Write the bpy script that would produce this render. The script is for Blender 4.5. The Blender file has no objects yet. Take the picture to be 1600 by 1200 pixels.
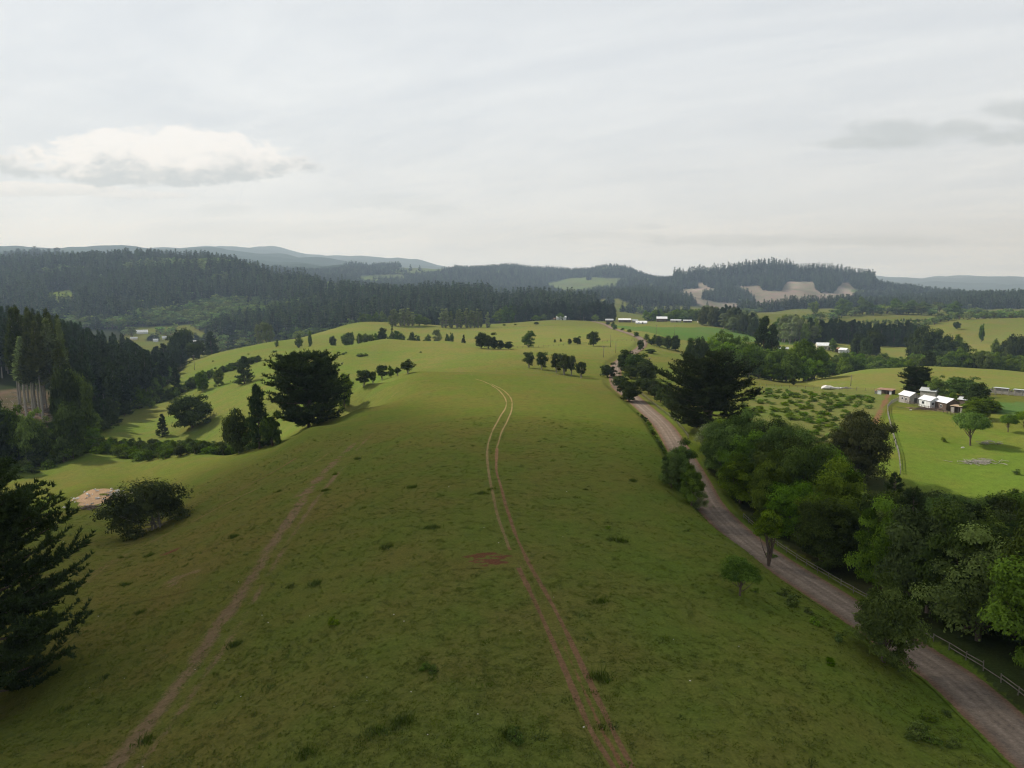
import bpy, math, random
import numpy as np
from mathutils import Vector, Matrix
C = bpy.context.scene
R_ = math.radians
rng = np.random.default_rng(7)
random.seed(7)

# ------------------------------------------------------------------ camera, sky, sun, exposure
CAMZ = 35.0
F = 1132.0                      # focal length in pixels of the 1600 px wide photograph
PITCH = R_(7.8)
cam = bpy.data.cameras.new('camera'); cam_o = bpy.data.objects.new('camera', cam); C.collection.objects.link(cam_o)
cam.sensor_width = 36; cam.lens = 36*F/1600
cam.clip_start = 0.5; cam.clip_end = 60000
cam_o.location = (0, 0, CAMZ); cam_o.rotation_euler = (R_(90)-PITCH, 0, 0)
C.camera = cam_o
C.view_settings.view_transform = 'Standard'; C.view_settings.look = 'None'
C.view_settings.gamma = 1; C.view_settings.use_curve_mapping = False
C.view_settings.exposure = 0.0
C.render.engine = 'CYCLES'
C.cycles.use_denoising = True; C.cycles.denoising_prefilter = 'ACCURATE'
C.cycles.max_bounces = 5; C.cycles.diffuse_bounces = 2; C.cycles.transmission_bounces = 3
C.cycles.volume_bounces = 0; C.cycles.transparent_max_bounces = 8; C.cycles.glossy_bounces = 1
C.cycles.pixel_filter_type = 'BLACKMAN_HARRIS'; C.cycles.filter_width = 1.15
C.cycles.use_adaptive_sampling = True; C.cycles.adaptive_threshold = 0.02

SUN_EL, SUN_AZ = R_(42), R_(-62)          # azimuth measured from +Y towards +X
sdir = Vector((math.sin(SUN_AZ)*math.cos(SUN_EL), math.cos(SUN_AZ)*math.cos(SUN_EL), math.sin(SUN_EL)))
sun = bpy.data.lights.new('sun', 'SUN'); sun.energy = 5.0; sun.angle = R_(0.6); sun.color = (1, .95, .86)
sun_o = bpy.data.objects.new('sun', sun); C.collection.objects.link(sun_o)
sun_o.rotation_euler = (-sdir).to_track_quat('-Z', 'Y').to_euler()

class NT:
    """small helper for node trees"""
    def __init__(s, nt): s.t = nt
    def n(s, typ, ins=None, **kw):
        nd = s.t.nodes.new(typ)
        for k, v in kw.items(): setattr(nd, k, v)
        if ins:
            for k, v in ins.items():
                sk = nd.inputs[k]
                if hasattr(v, 'is_output'): s.t.links.new(v, sk)
                else: sk.default_value = v
        return nd
    def m(s, op, a, b=0.0, c=0.0, clamp=False):
        nd = s.n('ShaderNodeMath', {0: a, 1: b, 2: c}, operation=op); nd.use_clamp = clamp; return nd.outputs[0]
    def mix(s, f, a, b, blend='MIX'):
        nd = s.n('ShaderNodeMix', data_type='RGBA', blend_type=blend)
        for k, v in ((0, f), (6, a), (7, b)):
            sk = nd.inputs[k]
            if hasattr(v, 'is_output'): s.t.links.new(v, sk)
            else: sk.default_value = (*v, 1) if (k > 0 and len(v) == 3) else v
        return nd.outputs[2]
    def ramp(s, f, stops):
        nd = s.n('ShaderNodeValToRGB', {0: f}); cr = nd.color_ramp
        while len(cr.elements) < len(stops): cr.elements.new(.5)
        for e, (p, c) in zip(cr.elements, stops):
            e.position = p; e.color = (*c, 1) if hasattr(c, '__len__') else (c, c, c, 1)
        return nd.outputs[0]
    def ss(s, x, a, b):
        nd = s.n('ShaderNodeMapRange', {0: x, 1: a, 2: b, 3: 0.0, 4: 1.0}, interpolation_type='SMOOTHSTEP'); return nd.outputs[0]
    def noise(s, vec, scale, detail=3, rough=.55, out=0, **kw):
        nd = s.n('ShaderNodeTexNoise', {'Vector': vec, 'Scale': scale, 'Detail': detail, 'Roughness': rough, **{k.capitalize(): v for k, v in kw.items()}}); return nd.outputs[out]

def world():
    w = bpy.data.worlds.new('World'); C.world = w; w.use_nodes = True
    w.node_tree.nodes.clear(); t = NT(w.node_tree)
    sky = t.n('ShaderNodeTexSky', sky_type='NISHITA'); sky.sun_disc = False
    sky.sun_elevation = SUN_EL; sky.sun_rotation = SUN_AZ; sky.air_density = 1.2; sky.dust_density = 2.0
    g = t.n('ShaderNodeTexCoord').outputs['Generated']
    sp = t.n('ShaderNodeSeparateXYZ', {0: g}); x, y, z = sp.outputs
    # thin veil of high cloud over everything, lightest near the horizon
    zc = t.m('MAXIMUM', z, 0.0)
    veilc = t.ramp(zc, [(0.0, (.82, .96, 1.14)), (.06, (.865, .925, .99)), (.14, (.85, .88, .905)), (.28, (.845, .87, .89)), (.5, (.70, .72, .735)), (1.0, (.42, .44, .46))])
    zz = t.m('ADD', zc, .10)
    px = t.m('DIVIDE', x, zz); py = t.m('DIVIDE', y, zz)
    pv = t.n('ShaderNodeCombineXYZ', {0: t.m('MULTIPLY', px, .6), 1: t.m('ADD', t.m('MULTIPLY', py, 1.0), t.m('MULTIPLY', px, .5)), 2: 0.0}).outputs[0]
    n1 = t.noise(pv, .9, 6, .60, distortion=.8); n2 = t.noise(pv, 3.4, 6, .62, distortion=.6)
    st = t.m('ADD', t.m('MULTIPLY', n1, .7), t.m('MULTIPLY', n2, .3))
    st = t.ss(st, .30, .72)
    veil = t.mix(t.m('MULTIPLY', st, 1.0), t.mix(1.0, veilc, (.86, .895, .95), 'MULTIPLY'), t.mix(1.0, veilc, (1.06, 1.08, 1.10), 'MULTIPLY'))
    # separate clouds, laid out by direction
    ym = t.m('MAXIMUM', y, .05)
    a = t.m('DIVIDE', x, ym); b = t.m('DIVIDE', z, ym)
    ab = t.n('ShaderNodeCombineXYZ', {0: a, 1: b, 2: 0.0}).outputs[0]
    front = t.ss(y, .05, .3)
    stretch = t.n('ShaderNodeVectorMath', {0: ab, 1: (1, 1.9, 1)}, operation='MULTIPLY').outputs[0]
    nz = t.noise(stretch, 14, 7, .60, distortion=.15); nz2 = t.noise(stretch, 34, 6, .62)
    def blob(ca, cb, ra, rb, warp=.85, soft=.5, flat=.0):
        da = t.m('DIVIDE', t.m('SUBTRACT', a, ca), ra); db = t.m('DIVIDE', t.m('SUBTRACT', b, cb), rb)
        if flat:      # flatter underside
            db = t.m('MULTIPLY', db, t.m('ADD', 1.0, t.m('MULTIPLY', t.m('LESS_THAN', db, 0.0), flat)))
        d = t.m('ADD', t.m('MULTIPLY', da, da), t.m('MULTIPLY', db, db))
        v = t.m('SUBTRACT', t.m('SUBTRACT', 1.0, d), t.m('MULTIPLY', t.m('SUBTRACT', t.m('ADD', t.m('MULTIPLY', nz, .65), t.m('MULTIPLY', nz2, .35)), .5), warp*4))
        return t.m('MULTIPLY', t.ss(v, 0.0, soft), front)
    col = veil
    # grey low bands and wisps
    for ca, cb, ra, rb, op in ((.36, .058, .30, .007, .35), (.44, .063, .22, .008, .3), (.66, .055, .2, .006, .25), (.185, .078, .03, .005, .45),
                               (-.10, .10, .05, .010, .35), (-.15, .11, .10, .013, .25), (-.30, .075, .24, .012, .2), (-.39, .10, .05, .01, .3), (.30, .060, .14, .010, .5), (.52, .058, .16, .008, .5), (.13, .066, .1, .006, .4)):
        col = t.mix(t.m('MULTIPLY', blob(ca, cb, ra, rb, .8, .9), op), col, (.60, .65, .68))
    for ca, cb, ra, rb, op in ((.515, .198, .085, .024, 1.0), (.60, .205, .05, .016, .9), (.745, .200, .15, .024, 1.0), (.70, .228, .10, .020, .9), (.46, .187, .09, .010, .9), (.66, .192, .07, .012, .8)):
        col = t.mix(t.m('MULTIPLY', blob(ca, cb, ra, rb, .62, 1.0), op*.8), col, (.58, .625, .645))
    # the cumulus on the left, white crown and grey underside, and a lower companion
    def puff(col, ca, cb, ra, rb, op, top, bot, flat):
        mask = blob(ca, cb, ra, rb, .70, .36, flat)
        h = t.m('DIVIDE', t.m('SUBTRACT', b, cb), rb)
        sh = t.ss(t.m('ADD', h, t.m('MULTIPLY', t.m('SUBTRACT', t.m('ADD', t.m('MULTIPLY', nz2, .5), t.m('MULTIPLY', nz, .5)), .5), 3.4)), -.55, .5)
        return t.mix(t.m('MULTIPLY', mask, op), col, t.mix(sh, bot, top))
    col = puff(col, -.66, .125, .16, .013, .75, (.93, .94, .95), (.72, .75, .77), .6)
    col = puff(col, -.50, .118, .07, .008, .5, (.90, .91, .92), (.72, .75, .77), .6)
    col = puff(col, -.72, .165, .05, .012, .6, (.92, .93, .94), (.74, .77, .79), .6)
    col = puff(col, -.475, .158, .215, .050, 1.0, (1.02, 1.02, 1.02), (.57, .61, .635), .75)
    K = 0.10
    up = t.ss(z, -.02, .0)
    sk = t.mix(.94, sky.outputs[0], t.mix(1.0, col, (1/K*1.0,)*3, 'MULTIPLY'))
    low = (.30/K, .34/K, .36/K)
    fin = t.mix(up, low, sk)
    bg = t.n('ShaderNodeBackground', {'Color': fin, 'Strength': K})
    out = t.n('ShaderNodeOutputWorld', {'Surface': bg.outputs[0]})
    w.cycles.sampling_method = 'MANUAL'; w.cycles.sample_map_resolution = 512
world()

# ------------------------------------------------------------------ geometry of the view -> the place
cp, sp_ = math.cos(PITCH), math.sin(PITCH)
def s_of(v):
    yr = (600-v)/F; return (-sp_+yr*cp)/(cp+yr*sp_)
def a_of(u, v):
    yr = (600-v)/F; return (u-800)/F/(cp+yr*sp_)
def v_of(s):
    return 600 - F*(s*cp+sp_)/(cp-s*sp_)
def proj(x, y, z):
    dz = z-CAMZ; d = y*cp - dz*sp_
    return 800+F*x/d, 600-F*(dz*cp+y*sp_)/d

# control points of the terrain: (u, v, Y); drop = height below the camera follows from v and Y
CP = [
 # near ridge
 (0,1200,56),(400,1200,50),(800,1200,47),(1200,1200,48.5),(1550,1200,53),(800,1500,31),(200,1500,36),(1400,1500,34),
 (0,1000,89),(400,1000,75),(800,1000,66),(1100,1000,68),(1330,1000,72),
 (100,860,137),(400,860,106),(600,860,93),(800,860,90),(1000,860,92),(1150,860,98),
 (150,760,204),(350,760,168),(500,760,138),(650,760,123),(800,760,120),(950,760,122),(1060,760,132),
 (430,700,201),(550,700,168),(700,700,151),(850,700,149),(1000,700,155),(1040,700,163),
 (560,640,228),(620,640,212),(750,640,197),(900,640,200),(975,640,212),
 (485,668,202),(570,600,277),(640,582,297),(600,600,270),(740,600,248),(900,600,256),(950,600,275),
 (740,586,270),(690,548,420),(760,548,420),(820,578,318),(900,590,300),
 (600,604,288),(600,596,302),(560,652,244),(560,636,262),(560,618,292),(560,602,325),(500,674,216),(500,655,238),(500,630,268),(500,605,305),(640,587,315),(700,583,318),(520,600,300),(770,574,335),(600,582,340),(600,555,412),(540,560,400),(540,540,470),(600,530,480),(700,533,480),(640,543,540),(720,542,530),(560,545,545),(640,531,600),(640,520,680),(640,505,800),(560,504,800),
 (720,513,760),(720,508,860),(640,516,950),(760,508,1000),
 (560,530,610),(500,540,470),(500,545,580),(500,520,700),
 # left of centre: fields and valley
 (400,700,228),(440,684,236),(400,706,262),(330,705,285),(400,640,300),(400,620,330),(400,600,370),(400,580,430),(400,560,500),(400,546,570),(430,534,620),(430,552,800),(400,535,1000),
 (300,700,262),(300,660,330),(300,622,400),(300,592,470),(300,576,520),(340,552,600),(320,566,740),
 (200,850,145),(200,800,180),(200,760,215),(200,730,245),(150,706,270),(250,705,285),(250,680,320),(250,650,370),(200,640,400),(220,612,450),(200,600,520),(200,582,700),
 (100,760,222),(100,720,262),
 (0,950,105),(0,1100,78),(0,850,155),(0,770,220),(0,725,265),(50,695,300),(0,645,345),(0,600,400),(100,605,405),(0,550,480),(100,556,520),(200,575,600),(0,560,700),(100,562,700),
 (-200,1100,80),(-200,850,165),(-200,720,280),(-200,600,400),(-200,550,480),(-200,560,700),
 (220,520,1150),(200,531,1060),(300,534,1060),(0,530,1000),(-200,530,1000),
 (0,500,1250),(200,500,1250),(400,502,1200),(-200,500,1250),
 (0,460,1500),(200,460,1500),(400,462,1500),(-200,460,1500),
 (-200,420,1900),(0,418,1900),(100,412,1900),(200,410,1950),(340,411,1850),(430,440,1700),(520,462,1500),(520,472,1350),(600,466,1650),(600,498,1150),(520,505,1100),(520,520,980),
 (200,425,2300),(0,430,2300),(400,440,2300),(60,408,2700),(-200,408,2700),(300,425,2900),
 (800,485,1300),(700,488,1200),(800,468,1620),(700,460,1700),(800,470,2000),(700,470,2100),(900,480,1450),(870,500,935),
 # centre fields
 (800,560,365),(790,545,440),(830,542,480),(830,530,560),(830,511,750),(820,503,880),(820,506,1050),
 (900,560,370),(900,545,440),(925,537,480),(900,520,620),(950,512,780),(950,503,950),(950,500,1100),
 (1000,560,395),(1020,545,450),(1050,530,560),(1050,515,720),(1050,503,900),(1180,508,900),(1050,500,1100),(1000,488,1500),
 (1150,490,1300),(1270,485,1500),(1150,488,1600),(1350,482,1500),(1250,483,1900),
 # behind: green slope, clear-felled hill, wooded ridges
 (1000,470,1900),(940,472,1900),(900,472,2200),(1150,478,2300),(1300,478,2300),(1100,440,2900),(1200,436,3000),(1320,440,2900),(1040,452,2700),(1450,468,2600),(1600,472,2400),(1800,474,2400),
 (1100,455,3500),(1300,458,3600),(1600,474,3200),
 (900,462,2700),(900,446,3300),(820,448,3300),(760,416,3900),(690,416,3900),(620,424,3700),(560,430,3300),(850,424,3900),(970,430,3700),(1030,446,3600),(700,446,3000),(560,450,2600),
 (760,440,5000),(1000,440,4500),
 (0,408,7000),(140,395,7000),(290,388,7000),(400,396,7000),(520,408,7500),(630,412,8000),(-200,396,7000),(450,396,9500),(350,394,9500),(600,408,10000),
 (760,436,7500),(1000,441,7500),(1200,446,7500),
 (1320,446,8000),(1400,434,9000),(1570,435,9000),(1610,441,9000),(1400,452,7000),(1600,455,6800),(1500,436,9000),(1800,441,9000),
 (0,425,15000),(400,430,15000),(800,437,15000),(1200,438,15000),(1600,440,15000),
 # right of the road
 (1600,1170,55.5),(1500,1085,66),(1400,1010,76),(1300,940,89),(1210,880,103),(1150,830,117),(1110,790,130),(1085,750,147),(1060,700,172),(1035,665,198),(1000,630,233),(965,595,290),(960,580,330),
 (1700,1100,66),(1600,1000,79),(1500,900,103),(1400,860,120),(1300,820,130),(1200,790,138),(1600,900,108),(1800,900,110),
 (1400,780,148),(1300,760,155),(1200,740,158),(1500,770,152),(1550,720,171),(1500,690,188),(1400,700,180),(1400,650,212),(1430,628,238),(1580,620,250),(1600,650,216),(1800,650,218),(1800,750,160),
 (1320,690,188),(1250,680,190),(1250,650,218),(1350,650,215),(1250,615,278),(1200,603,302),(1350,612,280),(1100,650,215),(1150,622,258),
 (1100,590,330),(1050,570,370),(1180,592,340),(1230,600,330),(1280,594,340),(1400,602,305),(1450,590,345),(1450,573,420),(1350,578,410),(1570,578,415),(1570,600,320),(1800,584,415),
 (1250,598,420),(1400,590,480),(1600,590,480),(1800,590,480),(1280,556,560),(1280,542,620),(1180,555,560),(1400,560,600),(1550,548,640),(1330,536,720),(1400,535,760),(1550,530,750),(1550,501,900),(1480,515,820),(1620,500,900),(1800,505,900),
 (1180,530,700),(1250,512,950),(1300,495,1150),(1450,500,1000),(1440,520,830),(1500,492,1150),(1600,490,1300),(1450,480,1500),(1600,478,1700),
]
cpa = np.array(CP, float)
ys = 600-cpa[:, 1]
KA = 2.0
PA = np.stack([(cpa[:, 0]-800)/F/(cp+ys/F*sp_)*KA, np.log(cpa[:, 2])], 1)
PV = cpa[:, 1]
def _phi(r2): return np.where(r2 > 1e-12, r2*np.log(r2+1e-12), 0.0)
_n = len(PA)
_d2 = ((PA[:, None]-PA[None])**2).sum(2)
_A = np.zeros((_n+3, _n+3)); _A[:_n, :_n] = _phi(_d2)+np.eye(_n)*1e-5
_A[:_n, _n] = 1; _A[:_n, _n+1:] = PA; _A[_n, :_n] = 1; _A[_n+1:, :_n] = PA.T
_w = np.linalg.solve(_A, np.concatenate([PV, [0, 0, 0]]))
def v_interp(a, Y):
    q = np.stack([a*KA, np.log(Y)], 1); out = np.empty(len(q))
    for i in range(0, len(q), 20000):
        s = q[i:i+20000]; d2 = (s[:, :1]-PA[:, 0])**2+(s[:, 1:]-PA[:, 1])**2
        out[i:i+20000] = _phi(d2)@_w[:_n]+_w[_n]+s@_w[_n+1:]
    return out

# smooth value noise for relief
def vnoise(x, y, seed=0):
    xi = np.floor(x).astype(np.int64); yi = np.floor(y).astype(np.int64); fx = x-xi; fy = y-yi
    fx = fx*fx*(3-2*fx); fy = fy*fy*(3-2*fy)
    def h(i, j):
        k = (i*374761393+j*668265263+seed*1442695041) & 0xffffffff
        k = ((k ^ (k >> 13))*1274126177) & 0xffffffff
        return ((k ^ (k >> 16)) & 0xffff)/65535.0
    return (h(xi, yi)*(1-fx)+h(xi+1, yi)*fx)*(1-fy)+(h(xi, yi+1)*(1-fx)+h(xi+1, yi+1)*fx)*fy-.5
def fbm(x, y, seed, oct=4):
    s = 0; a = 1.
    for k in range(oct): s = s+a*vnoise(x*2**k, y*2**k, seed+k); a *= .5
    return s

TH_F = R_(41)
TH = np.concatenate([np.linspace(-math.pi, -TH_F, 60)[:-1], np.linspace(-TH_F, TH_F, 620), np.linspace(TH_F, math.pi, 60)[1:]])
LR = np.concatenate([np.linspace(math.log(4), math.log(34), 24)[:-1], np.linspace(math.log(34), math.log(1400), 330)[:-1], np.linspace(math.log(1400), math.log(16000), 240)])
def base_h(th, Rr):
    """ground height above datum for azimuth th and range Rr"""
    thc = np.clip(th, -R_(43), R_(43)); Y = Rr*np.cos(thc); Yc = np.clip(Y, 33, 14000)
    v = v_interp(np.tan(thc), Yc); yr = (600-v)/F
    s = (-sp_+yr*cp)/(cp+yr*sp_)
    z = CAMZ+s*Yc
    w = np.clip((np.abs(th)-R_(43))/R_(60), 0, 1); w = w*w*(3-2*w)
    x = Rr*np.sin(th); y = Rr*np.cos(th)
    far = -6+np.clip(Rr/900, 0, 1)*60*fbm(x/1500+7, y/1500+3, 11, 3)*(1+np.clip(Rr/4000, 0, 4))
    z = z*(1-w)+far*w
    k = np.clip((Rr-1080)/600, 0, 1)
    z = z+k*(fbm(x/340, y/340, 5, 4)*30)+np.clip((Rr-3050)/700, 0, 1)*fbm(x/760, y/760, 8, 3)*85+np.clip((Rr-4500)/4000, 0, 1)*fbm(x/1500, y/1500, 31, 4)*42
    z = z+np.clip(Rr/90, .3, 1.6)*(fbm(x/23, y/23, 3, 3)*.34)
    return z
TG, RG = np.meshgrid(TH, np.exp(LR), indexing='ij')
ZG = base_h(TG.ravel(), RG.ravel()).reshape(TG.shape)
XG = RG*np.sin(TG); YG = RG*np.cos(TG)

def H(x, y):
    x = np.asarray(x, float); y = np.asarray(y, float)
    th = np.arctan2(x, y); lr = np.log(np.maximum(np.hypot(x, y), 4.01))
    i = np.clip(np.searchsorted(TH, th)-1, 0, len(TH)-2); j = np.clip(np.searchsorted(LR, lr)-1, 0, len(LR)-2)
    fi = (th-TH[i])/(TH[i+1]-TH[i]); fj = np.clip((lr-LR[j])/(LR[j+1]-LR[j]), 0, 1)
    return (ZG[i, j]*(1-fj)+ZG[i, j+1]*fj)*(1-fi)+(ZG[i+1, j]*(1-fj)+ZG[i+1, j+1]*fj)*fi

_YS = np.exp(np.linspace(math.log(34), math.log(14000), 1500))
def at(u, v, ymin=0):
    """point of the ground seen at photo pixel (u, v): first hit at or beyond Y = ymin"""
    ys_ = _YS[_YS >= ymin] if ymin else _YS
    a, s = a_of(u, v), s_of(v)
    d = CAMZ+ys_*s-H(ys_*a, ys_)
    k = np.where(d <= 0)[0]
    if len(k) == 0:
        k = int(np.argmin(d)); Y = ys_[k]
    elif k[0] == 0: Y = ys_[0]
    else:
        k = k[0]; f = d[k-1]/(d[k-1]-d[k]); Y = ys_[k-1]+(ys_[k]-ys_[k-1])*f
    x = Y*a
    return float(x), float(Y), float(H(x, Y))
def gp(u, Y, v=560):
    x = Y*a_of(u, v); return float(x), float(Y), float(H(x, Y))
def depth(p): return p[1]*cp-(p[2]-CAMZ)*sp_

# ------------------------------------------------------------------ the gravel road is cut slightly into the ground
def spline(P, step):
    P = np.array(P, float); Q = np.vstack([2*P[0]-P[1], P, 2*P[-1]-P[-2]]); out = []
    for i in range(1, len(Q)-2):
        p0, p1, p2, p3 = Q[i-1], Q[i], Q[i+1], Q[i+2]; n = max(2, int(np.linalg.norm(p2-p1)/step))
        t = (np.arange(n)/n)[:, None]
        out.append(.5*((2*p1)+(-p0+p2)*t+(2*p0-5*p1+4*p2-p3)*t*t+(-p0+3*p1-3*p2+p3)*t**3))
    out.append(P[-1:]); return np.vstack(out)
road_px = [(1630,1172,0),(1564,1118,0),(1494,1064,0),(1413,1006,0),(1318,943,0),(1225,886,0),(1160,836,0),(1112,790,0),(1088,750,0),(1066,708,0),(1040,668,0),(1012,640,0),(990,621,0),(966,600,0)]
rp = [at(*p)[:2] for p in road_px]
d0 = np.array(rp[0])-np.array(rp[1]); d0 /= np.linalg.norm(d0)
rp = [tuple(np.array(rp[0])+d0*60), tuple(np.array(rp[0])+d0*25)]+rp
rp += [gp(962, 345)[:2], gp(972, 385)[:2], gp(990, 425)[:2], gp(1003, 470)[:2], gp(1003, 520)[:2], gp(990, 580)[:2], gp(972, 660)[:2], gp(958, 760)[:2], gp(944, 860)[:2], gp(925, 960)[:2], gp(915, 1100)[:2]]
ROAD = spline(rp, 2.0)
def dist_poly(x, y, P):
    """distance to polyline and index of nearest sample, chunked"""
    D = np.empty(len(x)); I = np.empty(len(x), int)
    for i in range(0, len(x), 20000):
        d = (x[i:i+20000, None]-P[:, 0])**2+(y[i:i+20000, None]-P[:, 1])**2
        I[i:i+20000] = d.argmin(1); D[i:i+20000] = np.sqrt(d.min(1))
    return D, I
RW = 2.3
rz = H(ROAD[:, 0], ROAD[:, 1]); kk = np.ones(15)/15
rz = np.convolve(np.pad(rz, 7, mode='edge'), kk, 'valid')-.45
sel = (YG > 25) & (YG < 1150) & (np.abs(XG) < 220)
dd, ii = dist_poly(XG[sel], YG[sel], ROAD)
w = np.clip(1-(dd-RW-.9)/3.2, 0, 1); w = w*w*(3-2*w)
ZG[sel] = ZG[sel]*(1-w)+(rz[ii]-.12)*w

# ------------------------------------------------------------------ mesh helpers
def link(o, parent=None):
    C.collection.objects.link(o)
    if parent is not None: o.parent = parent
    return o
def mesh_np(name, V, Fc, mat=None, smooth=False, fattr=None):
    """V (n,3); Fc (m,k) all faces with k corners"""
    V = np.asarray(V, np.float32); Fc = np.asarray(Fc, np.int32); me = bpy.data.meshes.new(name)
    me.vertices.add(len(V)); me.vertices.foreach_set('co', V.ravel())
    k = Fc.shape[1]; me.loops.add(Fc.size); me.loops.foreach_set('vertex_index', Fc.ravel())
    me.polygons.add(len(Fc)); me.polygons.foreach_set('loop_start', np.arange(0, Fc.size, k, dtype=np.int32))
    if smooth: me.polygons.foreach_set('use_smooth', np.ones(len(Fc), bool))
    if fattr is not None:
        at_ = me.attributes.new('leafv', 'FLOAT', 'FACE'); at_.data.foreach_set('value', np.asarray(fattr, np.float32))
    me.update(calc_edges=True)
    if mat: me.materials.append(mat)
    return me
def tag(o, label=None, cat=None, group=None, kind=None):
    if label: o['label'] = label
    if cat: o['category'] = cat
    if group: o['group'] = group
    if kind: o['kind'] = kind
    return o
def new_mat(name):
    m = bpy.data.materials.new(name); m.use_nodes = True; m.node_tree.nodes.clear(); return m, NT(m.node_tree)
class MB:
    """collects boxes, prisms and tubes into one mesh"""
    def __init__(s): s.v = []; s.f = []
    def add(s, vs, fs):
        b = len(s.v); s.v += [tuple(p) for p in vs]; s.f += [tuple(b+i for i in q) for q in fs]; return s
    def box(s, c, d, rz=0, ry=0, rx=0):
        M = Matrix.Translation(c) @ Matrix.Rotation(rz, 4, 'Z') @ Matrix.Rotation(ry, 4, 'Y') @ Matrix.Rotation(rx, 4, 'X')
        P = [M @ Vector((x*d[0]/2, y*d[1]/2, z*d[2]/2)) for z in (-1, 1) for y in (-1, 1) for x in (-1, 1)]
        return s.add(P, [(0, 2, 3, 1), (4, 5, 7, 6), (0, 1, 5, 4), (2, 6, 7, 3), (0, 4, 6, 2), (1, 3, 7, 5)])
    def bar(s, p, q, r0, r1=None, n=6):
        r1 = r0 if r1 is None else r1; p = Vector(p); q = Vector(q); d = (q-p).normalized()
        a = d.orthogonal().normalized(); b = d.cross(a)
        P = [c+(a*math.cos(2*math.pi*i/n)+b*math.sin(2*math.pi*i/n))*r for c, r in ((p, r0), (q, r1)) for i in range(n)]
        return s.add(P, [(i, (i+1) % n, n+(i+1) % n, n+i) for i in range(n)]+[tuple(range(n))[::-1], tuple(range(n, 2*n))])
    def mesh(s, name, mat, smooth=False):
        me = bpy.data.meshes.new(name); me.from_pydata(s.v, [], s.f); me.update()
        if smooth: me.polygons.foreach_set('use_smooth', np.ones(len(me.polygons), bool))
        if mat: me.materials.append(mat)
        return me
    def build(s, name, mat, parent=None, smooth=False):
        return link(bpy.data.objects.new(name, s.mesh(name, mat, smooth)), parent)
def empty(name, loc, rz=0):
    o = bpy.data.objects.new(name, None); o.empty_display_size = .5; link(o); o.location = loc; o.rotation_euler = (0, 0, rz); return o

# ------------------------------------------------------------------ ground colour zones (what grows or lies there, plus a painted sunlit tint)
PAST = (.108, .121, .027); PASTY = (.160, .174, .046); LUSH = (.130, .168, .030); CROP = (.088, .148, .034)
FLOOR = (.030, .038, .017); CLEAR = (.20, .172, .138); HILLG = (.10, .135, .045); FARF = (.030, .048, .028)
ZONES = [  # (polygon in photo pixels, Ymin, Ymax, colour)
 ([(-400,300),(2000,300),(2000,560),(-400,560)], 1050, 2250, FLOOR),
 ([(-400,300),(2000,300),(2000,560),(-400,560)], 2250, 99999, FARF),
 ([(1130,484),(1500,478),(1700,480),(1700,500),(1130,512)], 1000, 1650, PAST),
 ([(930,500),(925,468),(960,466),(1010,478),(1110,478),(1160,486),(1130,505)], 1050, 2500, PAST),
 ([(1040,452),(1085,428),(1150,432),(1240,440),(1330,440),(1345,462),(1320,476),(1290,500),(1130,500),(1100,480),(1060,462)], 2000, 3600, CLEAR),
 ([(835,445),(880,436),(920,433),(990,436),(1030,446),(1000,466),(900,466),(860,456)], 2500, 3800, HILLG),
 ([(610,424),(640,404),(760,404),(700,426),(650,432)], 3000, 4600, HILLG),([(560,432),(620,428),(640,438),(570,442)], 2400, 3400, HILLG),([(1330,452),(1420,456),(1420,464),(1340,462)], 2300, 3400, HILLG),
 ([(1400,452),(1700,452),(1700,462),(1500,463)], 3300, 7000, HILLG),
 ([(70,458),(116,452),(118,480),(76,482)], 1000, 1800, LUSH),([(1000,0),(1001,0),(1001,1)],1,2,LUSH),([(405,424),(470,432),(455,444),(410,436)], 1300, 2200, HILLG),([(170,470),(215,474),(240,488),(180,486)], 1050, 1600, HILLG),([(500,458),(545,462),(535,472),(505,470)], 1050, 1900, HILLG),
 ([(760,455),(830,462),(845,478),(780,478)], 1300, 1800, HILLG),
 ([(195,512),(330,505),(345,560),(190,560)], 900, 1250, PAST),
 ([(1035,511),(1110,512),(1260,522),(1250,540),(1080,528)], 560, 830, CROP),
 ([(958,508),(1010,510),(1120,514),(1115,532),(1050,530)], 560, 830, CROP),
 ([(1375,525),(1440,525),(1470,542),(1380,534)], 600, 800, (.055, .12, .045)),
 ([(1180,603),(1240,606),(1390,608),(1380,640),(1300,690),(1150,690)], 170, 320, (.125,.145,.042)),
 ([(1395,640),(1600,650),(1900,650),(1900,860),(1300,860),(1300,800)], 140, 246, LUSH),
 ([(1560,628),(1700,628),(1700,660),(1560,648)], 200, 270, (.085, .150, .042)),
 ([(1240,596),(1340,574),(1450,570),(1900,572),(1900,606),(1300,608)], 285, 470, PASTY),
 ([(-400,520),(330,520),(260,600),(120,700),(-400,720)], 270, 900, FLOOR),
 ([(-20,610),(80,610),(95,670),(50,676),(-20,665)], 270, 460, (.13, .095, .07)),
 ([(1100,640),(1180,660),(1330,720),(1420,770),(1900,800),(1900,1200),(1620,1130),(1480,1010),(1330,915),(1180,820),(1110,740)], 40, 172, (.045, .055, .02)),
 ([(1315,750),(1350,770),(1365,800),(1345,850),(1320,800)], 100, 175, LUSH),
]
def in_poly(u, v, P):
    c = np.zeros(len(u), bool); n = len(P)
    for i in range(n):
        x1, y1 = P[i]; x2, y2 = P[(i+1) % n]
        k = ((y1 > v) != (y2 > v)) & (u < (x2-x1)*(v-y1)/((y2-y1) or 1e-9)+x1); c ^= k
    return c
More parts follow.
